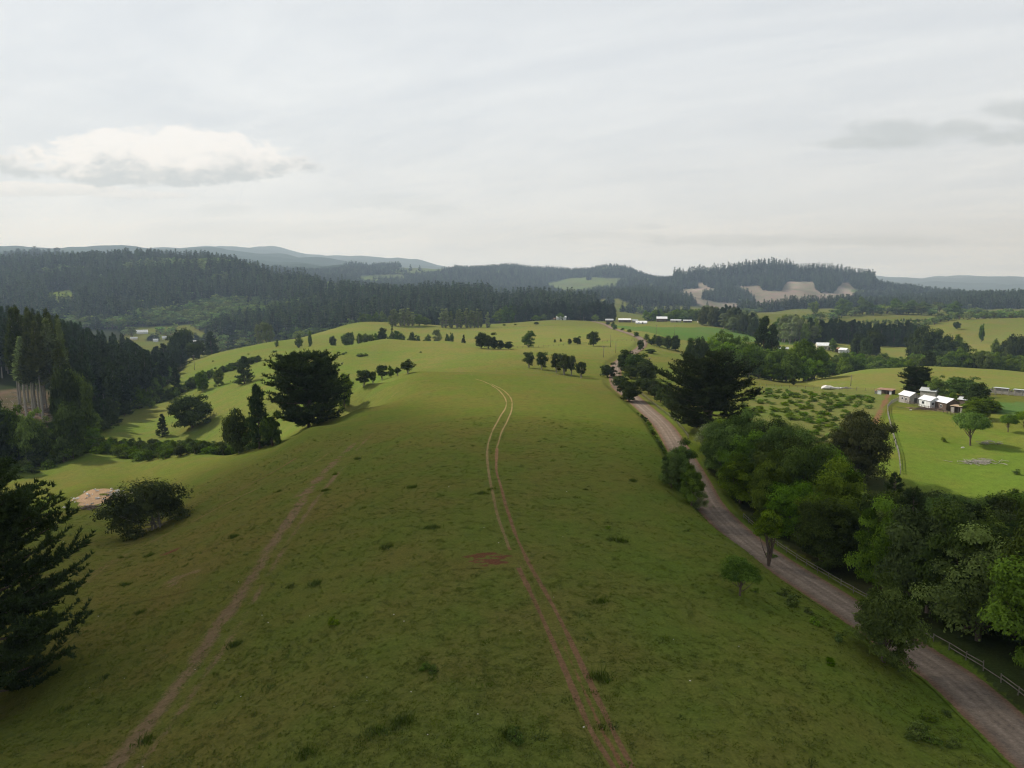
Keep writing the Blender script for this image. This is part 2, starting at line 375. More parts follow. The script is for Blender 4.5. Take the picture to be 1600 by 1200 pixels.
def ground_tint(x, y, z):
    u, v = proj(x, np.maximum(y, 5), z)
    wx = fbm(x/(6+y*.03), y/(6+y*.03), 91, 3); u = u+wx*14; v = v+fbm(x/(6+y*.03), y/(6+y*.03), 77, 3)*3
    col = np.tile(np.array(PAST), (len(x), 1))
    # sunlight painted into the tint: yellower, brighter fields past the ridge crest line
    yc = np.interp(u, (300, 400, 480, 560, 640, 740, 900, 960, 1010), (262, 222, 212, 238, 296, 292, 300, 330, 380))
    f = np.clip(.35*(y-190)/250+.65*np.clip((y-yc)/np.interp(u, (560, 640, 740), (6, 35, 150)), 0, 1), 0, 1)*np.clip((1000-y)/300, 0, 1)
    col = col*(1-f[:, None])+np.array(PASTY)*f[:, None]
    g_ = (np.clip((-x/np.maximum(y, 1)-.12)/.06, 0, 1)*np.clip((y-225)/40, 0, 1)*np.clip((680-y)/60, 0, 1)*.75)[:, None]; col = col*(1-g_)+np.array((.125, .160, .036))*g_
    # greener east flank of the near ridge, browner west flank
    e = np.clip((x-5)/40, 0, 1)*np.clip((240-y)/60, 0, 1)
    col = col*(1-.45*e[:, None])+np.array((.088, .138, .014))*.45*e[:, None]
    e = np.clip((-x-2)/35, 0, 1)*np.clip((170-y)/50, 0, 1)
    col = col*(1-.5*e[:, None])+np.array((.118, .104, .026))*.5*e[:, None]
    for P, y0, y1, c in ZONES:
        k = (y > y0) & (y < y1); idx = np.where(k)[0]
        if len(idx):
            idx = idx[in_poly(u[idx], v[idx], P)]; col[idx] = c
            if c == (.13, .095, .07):
                g = np.clip(fbm(x[idx]/9, y[idx]/9, 51, 4)*2.2+.5, 0, 1)[:, None]; col[idx] = col[idx]*(1-.6*g)+np.array((.055, .060, .030))*.6*g
            if c is CLEAR or c is HILLG:
                xx, yy = x[idx], y[idx]; g = np.clip((fbm(xx/70, yy/130, 21, 4)+.12)*2.4, 0, 1)[:, None]; g2 = np.clip((fbm(xx/160, yy/200, 27, 3))*3, 0, 1)[:, None]
                col[idx] = col[idx]*(1-.55*g)+np.array((.075, .085, .045))*.55*g
                if c is CLEAR: col[idx] = col[idx]*(1-.5*g2)+np.array((.33, .30, .25))*.5*g2
    out = (np.hypot(x, y) > 900) & (np.abs(np.arctan2(x, y)) > R_(44)); col[out] = FARF
    return col
def set_tint(me, col):
    a_ = me.color_attributes.new('tint', 'FLOAT_COLOR', 'POINT')
    a_.data.foreach_set('color', np.concatenate([col, np.ones((len(col), 1))], 1).astype(np.float32).ravel())

def ground_mat(name, dirt=None, rut_mix=None):
    m, t = new_mat(name)
    pos = t.n('ShaderNodeNewGeometry').outputs['Position']
    tint = t.n('ShaderNodeAttribute', attribute_name='tint').outputs['Color']
    flat = t.n('ShaderNodeVectorMath', {0: pos, 1: (1, 1, 0)}, operation='MULTIPLY').outputs[0]
    nL = t.noise(flat, .022, 3, .6); nM = t.noise(flat, .11, 4, .6); nS = t.noise(flat, .55, 4, .62); nF = t.noise(flat, 3.2, 4, .7)
    # dry patches
    dry = t.mix(1.0, tint, (1.14, .95, 1.08), 'MULTIPLY'); lush = t.mix(1.0, tint, (.86, 1.0, .82), 'MULTIPLY')
    f = t.ss(t.m('ADD', t.m('MULTIPLY', nL, .55), t.m('MULTIPLY', nM, .45)), .36, .64)
    c = t.mix(f, lush, dry)
    # mottling at sward scale
    mott = t.ramp(nS, [(.28, .80), (.46, .96), (.60, 1.04), (.75, 1.14)])
    c = t.mix(1.0, c, mott, 'MULTIPLY')
    fine = t.ramp(nF, [(.3, .70), (.5, 1.0), (.72, 1.32)])
    c = t.mix(1.0, c, fine, 'MULTIPLY')
    # darker rank clumps of grass
    vor = t.n('ShaderNodeTexVoronoi', {'Vector': t.n('ShaderNodeVectorMath', {0: flat, 1: (.35, .35, 0)}, operation='MULTIPLY').outputs[0], 'Scale': 1.0, 'Randomness': 1.0})
    vv = t.m('ADD', vor.outputs['Distance'], t.m('MULTIPLY', t.m('SUBTRACT', nS, .5), .9))
    pick = t.m('GREATER_THAN', t.n('ShaderNodeSeparateColor', {0: vor.outputs['Color']}).outputs[0], .62)
    clump = t.m('MULTIPLY', t.m('SUBTRACT', 1.0, t.ss(vv, .05, .26)), pick)
    c = t.mix(t.m('MULTIPLY', clump, .26), c, t.mix(1.0, c, (.42, .62, .40), 'MULTIPLY'))
    # cattle terracettes and pale streaks across the slope
    sc = t.n('ShaderNodeVectorMath', {0: flat, 1: (.25, 1.5, 0)}, operation='MULTIPLY').outputs[0]
    ter = t.noise(sc, .28, 3, .6)
    c = t.mix(t.m('MULTIPLY', t.ss(ter, .55, .72), .25), c, t.mix(1.0, c, (1.35, 1.22, 1.25), 'MULTIPLY'))
    bumpsrc = t.m('ADD', t.m('MULTIPLY', nS, .35), t.m('MULTIPLY', nF, .12))
    if dirt is not None:
        d = t.n('ShaderNodeAttribute', attribute_name='dirt').outputs['Fac']
        dn = t.m('ADD', d, t.m('MULTIPLY', t.m('SUBTRACT', t.m('ADD', t.m('MULTIPLY', nS, .5), t.m('MULTIPLY', nF, .5)), .5), 1.3))
        k = t.m('MULTIPLY', t.ss(dn, .35, .75), t.ss(d, .02, .12))
        g1 = t.noise(flat, .6, 6, .75)
        dc = t.mix(1.0, dirt, t.ramp(g1, [(.3, .72), (.5, 1.0), (.7, 1.25)]), 'MULTIPLY')
        dc = t.mix(1.0, dc, t.ramp(nF, [(.3, .75), (.7, 1.25)]), 'MULTIPLY')
        lane = t.n('ShaderNodeAttribute', attribute_name='lane').outputs['Fac']
        dc = t.mix(lane, dc, t.mix(1.0, dc, (1.5, 1.5, 1.5), 'MULTIPLY'))
        edge = t.n('ShaderNodeAttribute', attribute_name='edge').outputs['Fac']
        dc = t.mix(edge, dc, t.mix(1.0, dc, (1.0, .78, .66), 'MULTIPLY'))
        c = t.mix(k, c, dc)
    bp = t.n('ShaderNodeBump', {'Height': bumpsrc, 'Strength': .42, 'Distance': .5})
    b = t.n('ShaderNodeBsdfPrincipled', {'Base Color': c, 'Roughness': .95, 'Normal': bp.outputs[0]})
    b.inputs['Specular IOR Level'].default_value = .0
    t.n('ShaderNodeOutputMaterial', {0: b.outputs[0]})
    return m
M_ground = ground_mat('pasture')
nT, nR = XG.shape
V = np.stack([XG, YG, ZG], 2).reshape(-1, 3)
I = np.arange(nT*nR).reshape(nT, nR)
Q = np.stack([I[:-1, :-1], I[:-1, 1:], I[1:, 1:], I[1:, :-1]], 2).reshape(-1, 4)   # faces up
me = mesh_np('ground', V, Q, M_ground, True)
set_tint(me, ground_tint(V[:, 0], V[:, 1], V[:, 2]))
ground = link(bpy.data.objects.new('ground', me)); tag(ground, kind='structure', label='green pasture ridge with rolling fields and hills beyond')
# centre cap and sub-grade under the camera
cap = MB(); cz = float(ZG[:, 0].mean())
ring = [(4*math.sin(t_), 4*math.cos(t_), float(z_)) for t_, z_ in zip(TH[:-1], ZG[:-1, 0])]
cap.add([(0, 0, cz)]+ring, [(0, 1+(i+1) % len(ring), 1+i) for i in range(len(ring))])
cap_me = cap.mesh('ground_below', M_ground); set_tint(cap_me, np.tile(np.array(PAST), (len(cap_me.vertices), 1)))
tag(link(bpy.data.objects.new('ground_below_the_viewpoint', cap_me)), kind='structure')

def strip(name, P, halfw, prof, mat, off=.05, n=9, tintscale=None, zline=None, drift=0.0, seed=0):
    """ribbon draped on the ground; prof(t, s) -> (dirt, lane, edge) for t in -1..1"""
    P = np.asarray(P, float)[:, :2]; T = np.gradient(P, axis=0); T /= np.linalg.norm(T, axis=1)[:, None]
    N = np.stack([T[:, 1], -T[:, 0]], 1); s = np.concatenate([[0], np.cumsum(np.linalg.norm(np.diff(P, axis=0), axis=1))])
    hw = halfw if np.ndim(halfw) else np.full(len(P), halfw)
    tt = np.linspace(-1, 1, n)
    X = P[:, None, 0]+N[:, None, 0]*tt[None]*hw[:, None]; Y = P[:, None, 1]+N[:, None, 1]*tt[None]*hw[:, None]
    if zline is None: Z = H(X, Y)+off
    else: Z = np.repeat(zline[:, None], n, 1)+off+.06*(1-tt[None]**2)
    S = np.repeat(s[:, None], n, 1); Tt = np.repeat(tt[None], len(P), 0)
    V = np.stack([X, Y, Z], 2).reshape(-1, 3); I = np.arange(len(P)*n).reshape(len(P), n)
    Q = np.stack([I[:-1, :-1], I[1:, :-1], I[1:, 1:], I[:-1, 1:]], 2).reshape(-1, 4)
    e1 = V[Q[0, 1]]-V[Q[0, 0]]; e2 = V[Q[0, 3]]-V[Q[0, 0]]
    if e1[0]*e2[1]-e1[1]*e2[0] < 0: Q = Q[:, ::-1]
    me = mesh_np(name, V, Q, mat, True); set_tint(me, ground_tint(V[:, 0], V[:, 1], V[:, 2]))
    for nm, arr in zip(('dirt', 'lane', 'edge'), prof(Tt.ravel(), S.ravel(), V)):
        a_ = me.attributes.new(nm, 'FLOAT', 'POINT'); a_.data.foreach_set('value', np.asarray(arr, np.float32))
    return link(bpy.data.objects.new(name, me))
def bump1(t, c, w): return np.clip(1-np.abs(t-c)/w, 0, 1)

M_road = ground_mat('gravel', (.165, .130, .102))
def road_prof(t, s, V):
    a = np.abs(t); d = np.clip((1-a)*5.5, 0, 1.3)
    lane = np.clip(bump1(t, -.32, .16)+bump1(t, .30, .16)+.6*bump1(t, .02, .08), 0, 1)
    return d, lane, np.clip((a-.62)/.2, 0, 1)
zl = rz.copy()
road = strip('gravel_road', ROAD, RW+.9, road_prof, M_road, off=.02, n=15, zline=zl)
tag(road, kind='structure', label='grey gravel road running down the east side of the ridge')

M_track = ground_mat('bare_soil', (.172, .100, .054)); M_brown = ground_mat('worn_soil', (.165, .115, .062))
M_trackp = ground_mat('trodden_grass', (.175, .128, .060))
# twin-rut track on the crest: two pixel lines in the photograph
left_px = [(960,1200),(928,1150),(905,1100),(880,1040),(858,990),(835,940),(812,890),(795,855),(780,815),(772,780),(763,735),(762,700),(769,675),(779,655),(790,637),(789,622),(777,608),(760,598),(742,592)]
right_px = [(988,1200),(962,1150),(938,1100),(912,1045),(886,990),(860,940),(835,895),(812,850),(797,810),(785,770),(776,735),(776,700),(784,675),(794,655),(800,637),(798,622),(785,609),(768,600)]
def rut(px, name, w, mat, prof):
    pts = [at(u, v)[:2] for u, v in px]
    d = np.array(pts[0])-np.array(pts[1]); d /= np.linalg.norm(d)
    pts = [tuple(np.array(pts[0])+d*14)]+pts
    return strip(name, spline(pts, .7), w*.9*(1+.5*fbm(np.arange(len(spline(pts, .7)))/9., np.zeros(len(spline(pts, .7))), 33, 3)), prof, mat, off=.035, n=9)
def rutprof(red_to=200, lo=.55):
    def f(t, s, V):
        n_ = fbm(V[:, 0]/5, V[:, 1]/5, 41, 3)
        base = np.clip(1-np.abs(t+.25*fbm(s/9, s*0, 5, 2))*1.25, 0, 1)*1.35
        k = np.clip((V[:, 1]-40)/200, 0, 1)
        return base*(1.0-.32*k+.35*n_), np.clip((V[:, 1]-110)/60, 0, 1), s*0
    return f
t1 = rut(left_px[:8], 'dirt_track', .62, M_track, rutprof())
t2 = rut(right_px[:12], 'dirt_track', .62, M_track, rutprof())
t3 = rut(left_px[7:], 'dirt_track', .55, M_trackp, rutprof()) if 0 else strip('dirt_track', spline([at(u, v)[:2] for u, v in left_px[7:]], .9), .50, rutprof(), M_trackp, off=.05)
t4 = strip('dirt_track', spline([at(u, v)[:2] for u, v in right_px[11:]], .9), .46, rutprof(), M_trackp, off=.05)
# scuffed middle between the ruts near the viewer
mid = [at((a[0]+b[0])/2, (a[1]+b[1])/2)[:2] for a, b in zip(left_px[:6], right_px[:6])]
t5 = strip('dirt_track', spline(mid, .7), .5, lambda t, s, V: (np.clip(1-np.abs(t), 0, 1)*1.0*np.clip(1-(V[:, 1]-40)/50, 0, 1), s*0, s*0+.3), M_track, off=.045)
for o, l in zip((t1, t2, t3, t4, t5), ('left rut of red soil nearest the viewer', 'right rut of red soil on the ridge crest', 'left pale rut winding to the crest', 'right pale rut winding to the crest', 'scuffed soil between the near ruts')): tag(o, kind='structure', label=l)
# old track on the west flank and other worn lines
def worn(px, w, amt, mat, name='worn_track', off=.04, ymin=0):
    return tag(strip(name, spline([at(u, v, ymin)[:2] for u, v in px], 1.0), w,
        lambda t, s, V: (np.clip(1-np.abs(t), 0, 1)**.7*amt*(1.12+.7*fbm(V[:, 0]/4, V[:, 1]/4, 17, 3))*np.clip(s/8, 0, 1)*np.clip((s.max()-s)/8, 0, 1), s*0, s*0), mat, off=off), kind='structure')
worn([(118,1300),(165,1215),(240,1120),(300,1040),(345,975),(395,900),(430,845),(470,785),(500,745),(540,705),(570,680)], 1.9, .74, M_brown)
worn([(160,1300),(205,1215),(270,1130),(325,1050),(372,980),(410,915),(445,855),(485,795),(515,755),(560,700),(600,665)], 1.3, .50, M_brown)
worn([(440,800),(480,765),(510,738),(545,706)], 3.0, .52, M_brown)
worn([(90,950),(140,905),(200,865),(260,835),(330,800),(400,765),(470,735),(540,690)], .8, .58, M_trackp)
worn([(95,940),(150,893),(215,852)], .6, .6, M_track)
worn([(350,778),(400,752),(440,730),(487,700)], .45, .75, M_track)
worn([(170,1170),(200,1142),(225,1125)], .25, .7, M_track)
worn([(560,640),(640,600),(700,590),(760,575),(850,556)], .9, .42, M_trackp)
worn([(740,590),(720,570),(780,556),(860,548)], 1.0, .42, M_trackp)
worn([(1395,850),(1360,815),(1340,795),(1325,770),(1320,755)], 1.5, .95, M_track, name='red_dirt_path', off=.06)
worn([(1390,612),(1382,630),(1370,655),(1365,680)], 1.6, .75, M_track, name='dirt_path', off=.06)
worn([(1060,740),(1078,755),(1098,790)], .6, .5, M_track)
worn([(0,740),(60,728),(120,718),(180,716)], 1.8, .45, M_trackp)

def patch(name, u, v, rx, ry, amt, mat, label, rot=0, seed=0, lane=0):
    x, y, z = at(u, v); n = 60
    g = np.linspace(-1, 1, n); A, B = np.meshgrid(g, g); r = np.hypot(A, B)
    X = x+(A*rx*math.cos(rot)-B*ry*math.sin(rot)); Y = y+(A*rx*math.sin(rot)+B*ry*math.cos(rot)); Z = H(X, Y)+.055
    V = np.stack([X, Y, Z], 2).reshape(-1, 3); I = np.arange(n*n).reshape(n, n)
    Q = np.stack([I[:-1, :-1], I[:-1, 1:], I[1:, 1:], I[1:, :-1]], 2).reshape(-1, 4)
    me = mesh_np(name, V, Q, mat, True); set_tint(me, ground_tint(V[:, 0], V[:, 1], V[:, 2]))
    d = np.clip((1-r.ravel())*1.6, 0, 1)*amt*(1+2.0*fbm(X.ravel()/(rx*.3), Y.ravel()/(ry*.3), seed, 4))*(r.ravel() < .98)
    for nm, arr in (('dirt', d), ('lane', d*0+lane), ('edge', d*0)):
        a_ = me.attributes.new(nm, 'FLOAT', 'POINT'); a_.data.foreach_set('value', arr.astype(np.float32))
    return tag(link(bpy.data.objects.new(name, me)), kind='structure', label=label)
M_mud = ground_mat('red_mud', (.125, .054, .030))
patch('mud_patch', 760, 874, 4.2, 2.9, .95, M_mud, 'bare red mud patch beside the left rut', seed=3)
patch('bare_patch', 268, 862, 3.2, 2.6, .6, M_mud, 'faint reddish worn patch on the western slope', seed=9)
patch('bare_patch', 285, 905, 5, 6, .42, M_trackp, 'faint brown worn grass on the western slope', seed=19)
M_tan = ground_mat('tan_soil', (.40, .27, .165))
patch('bare_soil_patch', 155, 775, 9, 11, 1.0, M_tan, 'pale tan bare soil scattered with debris below the slope', seed=5)
patch('yard_soil', 1455, 640, 10, 5, .8, ground_mat('yard_soil', (.17, .12, .085)), 'brown trodden soil around the farm sheds', rot=-.3, seed=6)

# ------------------------------------------------------------------ air, and an unseen cloud added to shade the ridge
hz = MB().box((0, 0, 260), (24000, 24000, 1300))
hm, t = new_mat('haze')
vol = t.n('ShaderNodeVolumePrincipled', {'Color': (.56, .75, 1, 1), 'Density': 0.000122, 'Anisotropy': .2, 'Absorption Color': (1, 1, 1, 1)})
t.n('ShaderNodeOutputMaterial', {'Volume': vol.outputs[0]})
HAZE = hz.build('haze', hm); tag(HAZE, kind='stuff', label='thin bluish haze lying over the hills')
HAZE.location.z = 0

def shade_cloud(cx, cy, r1, r2, alt, thick, dens, seed, rot=0):
    """unseen lumpy cloud added between the sun and the ridge; (cx, cy) is where its shade falls"""
    k = (alt-0)/sdir.z; ox = cx+sdir.x*k; oy = cy+sdir.y*k
    bm_n = 40; g = np.linspace(0, 1, bm_n); th = np.linspace(0, 2*np.pi, 73)[:-1]
    Rr, Tt = np.meshgrid(g, th, indexing='ij')
    ed = 1+.35*fbm(np.cos(Tt)*2+9, np.sin(Tt)*2+3, seed, 3)
    X = Rr*ed*np.cos(Tt)*r1; Y = Rr*ed*np.sin(Tt)*r2
    prof = (1-Rr**2)
    T = thick*prof*(1+.5*fbm(X/90, Y/90, seed+4, 4))
    T = np.where(Rr >= .999, 0, np.maximum(T, 0))
    up = np.stack([X, Y, T*.7], 2).reshape(-1, 3); dn = np.stack([X, Y, -T*.3], 2).reshape(-1, 3)
    n = bm_n*72; I = np.arange(n).reshape(bm_n, 72); J = np.roll(I, -1, 1)
    q1 = np.stack([I[:-1], I[1:], J[1:], J[:-1]], 2).reshape(-1, 4); q2 = q1[:, ::-1]+n
    me = mesh_np('cloud', np.vstack([up, dn]), np.vstack([q1, q2]), None, True)
    m, t = new_mat('cloud')
    v = t.n('ShaderNodeVolumePrincipled', {'Color': (.95, .96, 1, 1), 'Density': dens, 'Anisotropy': .4})
    t.n('ShaderNodeOutputMaterial', {'Volume': v.outputs[0]}); me.materials.append(m)
    o = link(bpy.data.objects.new('cloud', me)); o.location = (ox, oy, alt); o.rotation_euler.z = rot
    return tag(o, 'unseen thin cloud added overhead to shade the near ridge', 'cloud', kind='stuff')
shade_cloud(-95, 32, 205, 190, 1150, 72, .036, 3)  # out of view; placed and thickened to darken the near ridge

# ------------------------------------------------------------------ foliage materials
def leaf_mat(name, dark, light, trans=.28, hue=.08, vr=.56):
    m, t = new_mat(name)
    lv = t.n('ShaderNodeAttribute', attribute_name='leafv').outputs['Fac']
    rnd = t.n('ShaderNodeObjectInfo').outputs['Random']
    c = t.mix(lv, dark, light)
    hs = t.n('ShaderNodeHueSaturation', {'Color': c, 'Hue': t.m('ADD', .5-hue/4, t.m('MULTIPLY', rnd, hue/2)),
        'Saturation': t.m('ADD', .85, t.m('MULTIPLY', t.m('FRACT', t.m('MULTIPLY', rnd, 7.3)), .3)),
        'Value': t.m('ADD', 1-vr/2, t.m('MULTIPLY', t.m('FRACT', t.m('MULTIPLY', rnd, 13.7)), vr))})
    d = t.n('ShaderNodeBsdfDiffuse', {'Color': hs.outputs[0], 'Roughness': .6})
    tr = t.n('ShaderNodeBsdfTranslucent', {'Color': t.mix(1.0, hs.outputs[0], (1.15, 1.25, .6), 'MULTIPLY')})
    mx = t.n('ShaderNodeMixShader', {0: trans, 1: d.outputs[0], 2: tr.outputs[0]})
    t.n('ShaderNodeOutputMaterial', {0: mx.outputs[0]}); return m
L_pine = leaf_mat('pine_needles', (.025, .040, .016), (.071, .102, .034), .15, .04)
L_con = leaf_mat('conifer_needles', (.028, .046, .022), (.078, .115, .043), .15, .06)
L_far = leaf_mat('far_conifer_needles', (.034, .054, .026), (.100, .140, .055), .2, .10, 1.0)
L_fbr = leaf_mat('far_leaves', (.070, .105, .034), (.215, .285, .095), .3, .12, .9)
L_brd = leaf_mat('broad_leaves', (.044, .072, .012), (.175, .258, .044), .30, .07)
L_lit = leaf_mat('fresh_leaves', (.065, .108, .018), (.210, .300, .052), .35, .06)
L_drk = leaf_mat('evergreen_leaves', (.028, .042, .012), (.088, .120, .032), .18, .05)
L_brn = leaf_mat('brownish_leaves', (.050, .066, .017), (.125, .145, .040), .22, .05)
L_gry = leaf_mat('grey_green_leaves', (.130, .160, .075), (.320, .370, .190), .25, .05)
L_grs = leaf_mat('grass_blades', (.080, .105, .020), (.150, .175, .040), .3, .05)
def bark(name, col):
    m, t = new_mat(name)
    pos = t.n('ShaderNodeTexCoord').outputs['Object']
    v = t.n('ShaderNodeVectorMath', {0: pos, 1: (6, 6, 1.2)}, operation='MULTIPLY').outputs[0]
    nz = t.noise(v, 2.0, 5, .65)
    c = t.mix(1.0, col, t.ramp(nz, [(.3, .5), (.5, .95), (.7, 1.5)]), 'MULTIPLY')
    bp = t.n('ShaderNodeBump', {'Height': nz, 'Strength': .6, 'Distance': .05})
    b = t.n('ShaderNodeBsdfPrincipled', {'Base Color': c, 'Roughness': .9, 'Normal': bp.outputs[0]})
    t.n('ShaderNodeOutputMaterial', {0: b.outputs[0]}); return m
B_brn = bark('brown_bark', (.11, .08, .06)); B_gry = bark('grey_bark', (.24, .215, .19)); B_pal = bark('pale_bark', (.30, .275, .24))

# ------------------------------------------------------------------ plant builders (numpy, all leaves are real faces)
def unit(v): return v/np.maximum(np.linalg.norm(v, axis=-1, keepdims=True), 1e-9)
def rdir(r, n): return unit(r.normal(size=(n, 3)))
def leaves(P, Nrm, size, r, asp=.62):
    """one pointed quad per point, facing roughly along Nrm"""
    n = len(P); a = unit(np.cross(Nrm, rdir(r, n))); b = np.cross(unit(Nrm), a)
    s = (size*r.uniform(.6, 1.35, n))[:, None]; w = s*asp
    V = np.stack([P-a*s*.5, P+b*w*.5-a*s*.02, P+a*s*.5, P-b*w*.5+a*s*.04], 1)
    return V
def blades(P, D, L, Wd, r):
    """one thin triangle per point pointing along D"""
    n = len(P); side = unit(np.cross(D, rdir(r, n))); l = (L*r.uniform(.6, 1.3, n))[:, None]
    return np.stack([P-side*Wd*.5, P+side*Wd*.5, P+D*l], 1)
def tubes(paths, n=6):
    """paths: list of (pts (k,3), radii (k,))"""
    Vs = []; Fs = []; b = 0
    for P, Rd in paths:
        P = np.asarray(P, float); k = len(P); T = unit(np.gradient(P, axis=0))
        ref = np.array([1., 0, 0]) if abs(T[0, 0]) < .8 else np.array([0, 1., 0])
        A = unit(np.cross(T, ref)); B = np.cross(T, A); th = np.arange(n)/n*2*np.pi
        V = P[:, None]+(A[:, None]*np.cos(th)[None, :, None]+B[:, None]*np.sin(th)[None, :, None])*np.asarray(Rd)[:, None, None]
        I = b+np.arange(k*n).reshape(k, n); J = np.roll(I, -1, 1)
        Vs.append(V.reshape(-1, 3)); Fs.append(np.stack([I[:-1], J[:-1], J[1:], I[1:]], 2).reshape(-1, 4)); b += k*n
    return np.vstack(Vs), np.vstack(Fs)
def face_mesh(name, Vq, mat, lv):
    m = len(Vq); k = Vq.shape[1]; return mesh_np(name, Vq.reshape(-1, 3), np.arange(m*k).reshape(m, k), mat, False, lv)
def curve(p, q, r, k=6, sag=.0, wob=.06):
    p = np.array(p, float); q = np.array(q, float); t_ = np.linspace(0, 1, k)[:, None]; L = np.linalg.norm(q-p)
    w = np.cumsum(r.normal(size=(k, 3))*wob*L/k**.5, 0); w -= w[0]; w = w*(t_)
    P = p+(q-p)*t_+w*.5; P[:, 2] += sag*L*(t_[:, 0]*(1-t_[:, 0]))*4; return P

def broadleaf(seed, Ht=10., W=8., base=.22, clumps=46, per=260, leaf=.30, mat=None, bk=None, shape='round', multi=1, inner=True, ragged=.28):
    r = np.random.default_rng(seed); cz = Ht*(base+1)/2; rz_ = Ht*(1-base)/2
    d = rdir(r, clumps*6); d = d[d[:, 2] > (-.9 if base < .2 else -.6 if shape != 'umbrella' else -.25)][:clumps]
    k = len(d); rad = r.uniform(.25, 1, k)**.40*.82*(1+.22*r.normal(size=k)*ragged)
    lump = 1+ragged*np.sin(d[:, 0]*3.1+seed)*np.cos(d[:, 1]*2.7+seed*2)+ragged*.8*r.normal(size=k)*.5
    c = d*rad[:, None]*np.array([W/2, W/2, rz_])*lump[:, None]
    if shape == 'tall': c[:, :2] *= (1-.45*np.clip(c[:, 2:]/rz_, 0, 1))
    if shape == 'umbrella': c[:, 2] = np.where(c[:, 2] < 0, c[:, 2]*.4, c[:, 2])
    c[:, 2] += cz
    rc = W*r.uniform(.10, .25, k)*(46/max(k, 20))**.22
    P = []; N = []; LV = []
    for i in range(k):
        n = int(per*r.uniform(.7, 1.3)); dd_ = rdir(r, n); dd_[:, 2] = np.abs(dd_[:, 2])*.9-(.35*r.random(n)); dd_ = unit(dd_)
        rr = rc[i]*r.uniform(.62, 1.08, n)
        rr = rr*(1+.38*np.sin(dd_[:, 0]*8+i)*np.sin(dd_[:, 1]*7+i*2)*np.cos(dd_[:, 2]*5+i))
        p = c[i]+dd_*rr[:, None]*np.array([1, 1, .78]); P.append(p)
        N.append(unit(dd_*1.0+rdir(r, n)*.42+np.array([0, 0, .35])))
        LV.append(np.clip(r.normal(.40, .24)+r.normal(0, .16, n), 0, 1))
    P = np.vstack(P); N = np.vstack(N); LV = np.concatenate(LV)
    crown = face_mesh('crown', leaves(P, N, leaf, r), mat, LV)
    paths = []
    top = cz+rz_*.2
    for m_ in range(multi):
        off = np.array([r.normal()*.04*W*(multi > 1), r.normal()*.04*W*(multi > 1), 0]); lean = r.normal(size=2)*.05*Ht*(1 if multi == 1 else 1.8)
        tp = curve(off, (lean[0], lean[1], top), r, 7, 0, .05); r0 = Ht*.022/(multi**.4)+.05
        paths.append((tp, np.linspace(r0*1.15, r0*.3, 7)))
        order = r.permutation(k)[:max(5, 14//multi)]
        for i in order:
            j = int(np.clip((base*.8+.45*r.random())*6, 1, 5)); s0 = tp[j]
            paths.append((curve(s0, c[i], r, 5, -.06, .08), np.linspace(r0*.45, r0*.08, 5)))
    tv, tf = tubes(paths, 6); trunk = mesh_np('trunk', tv, tf, bk or B_brn, True)
    return dict(H=float(P[:, 2].max()), W=W*1.08, crown=crown, trunk=trunk)

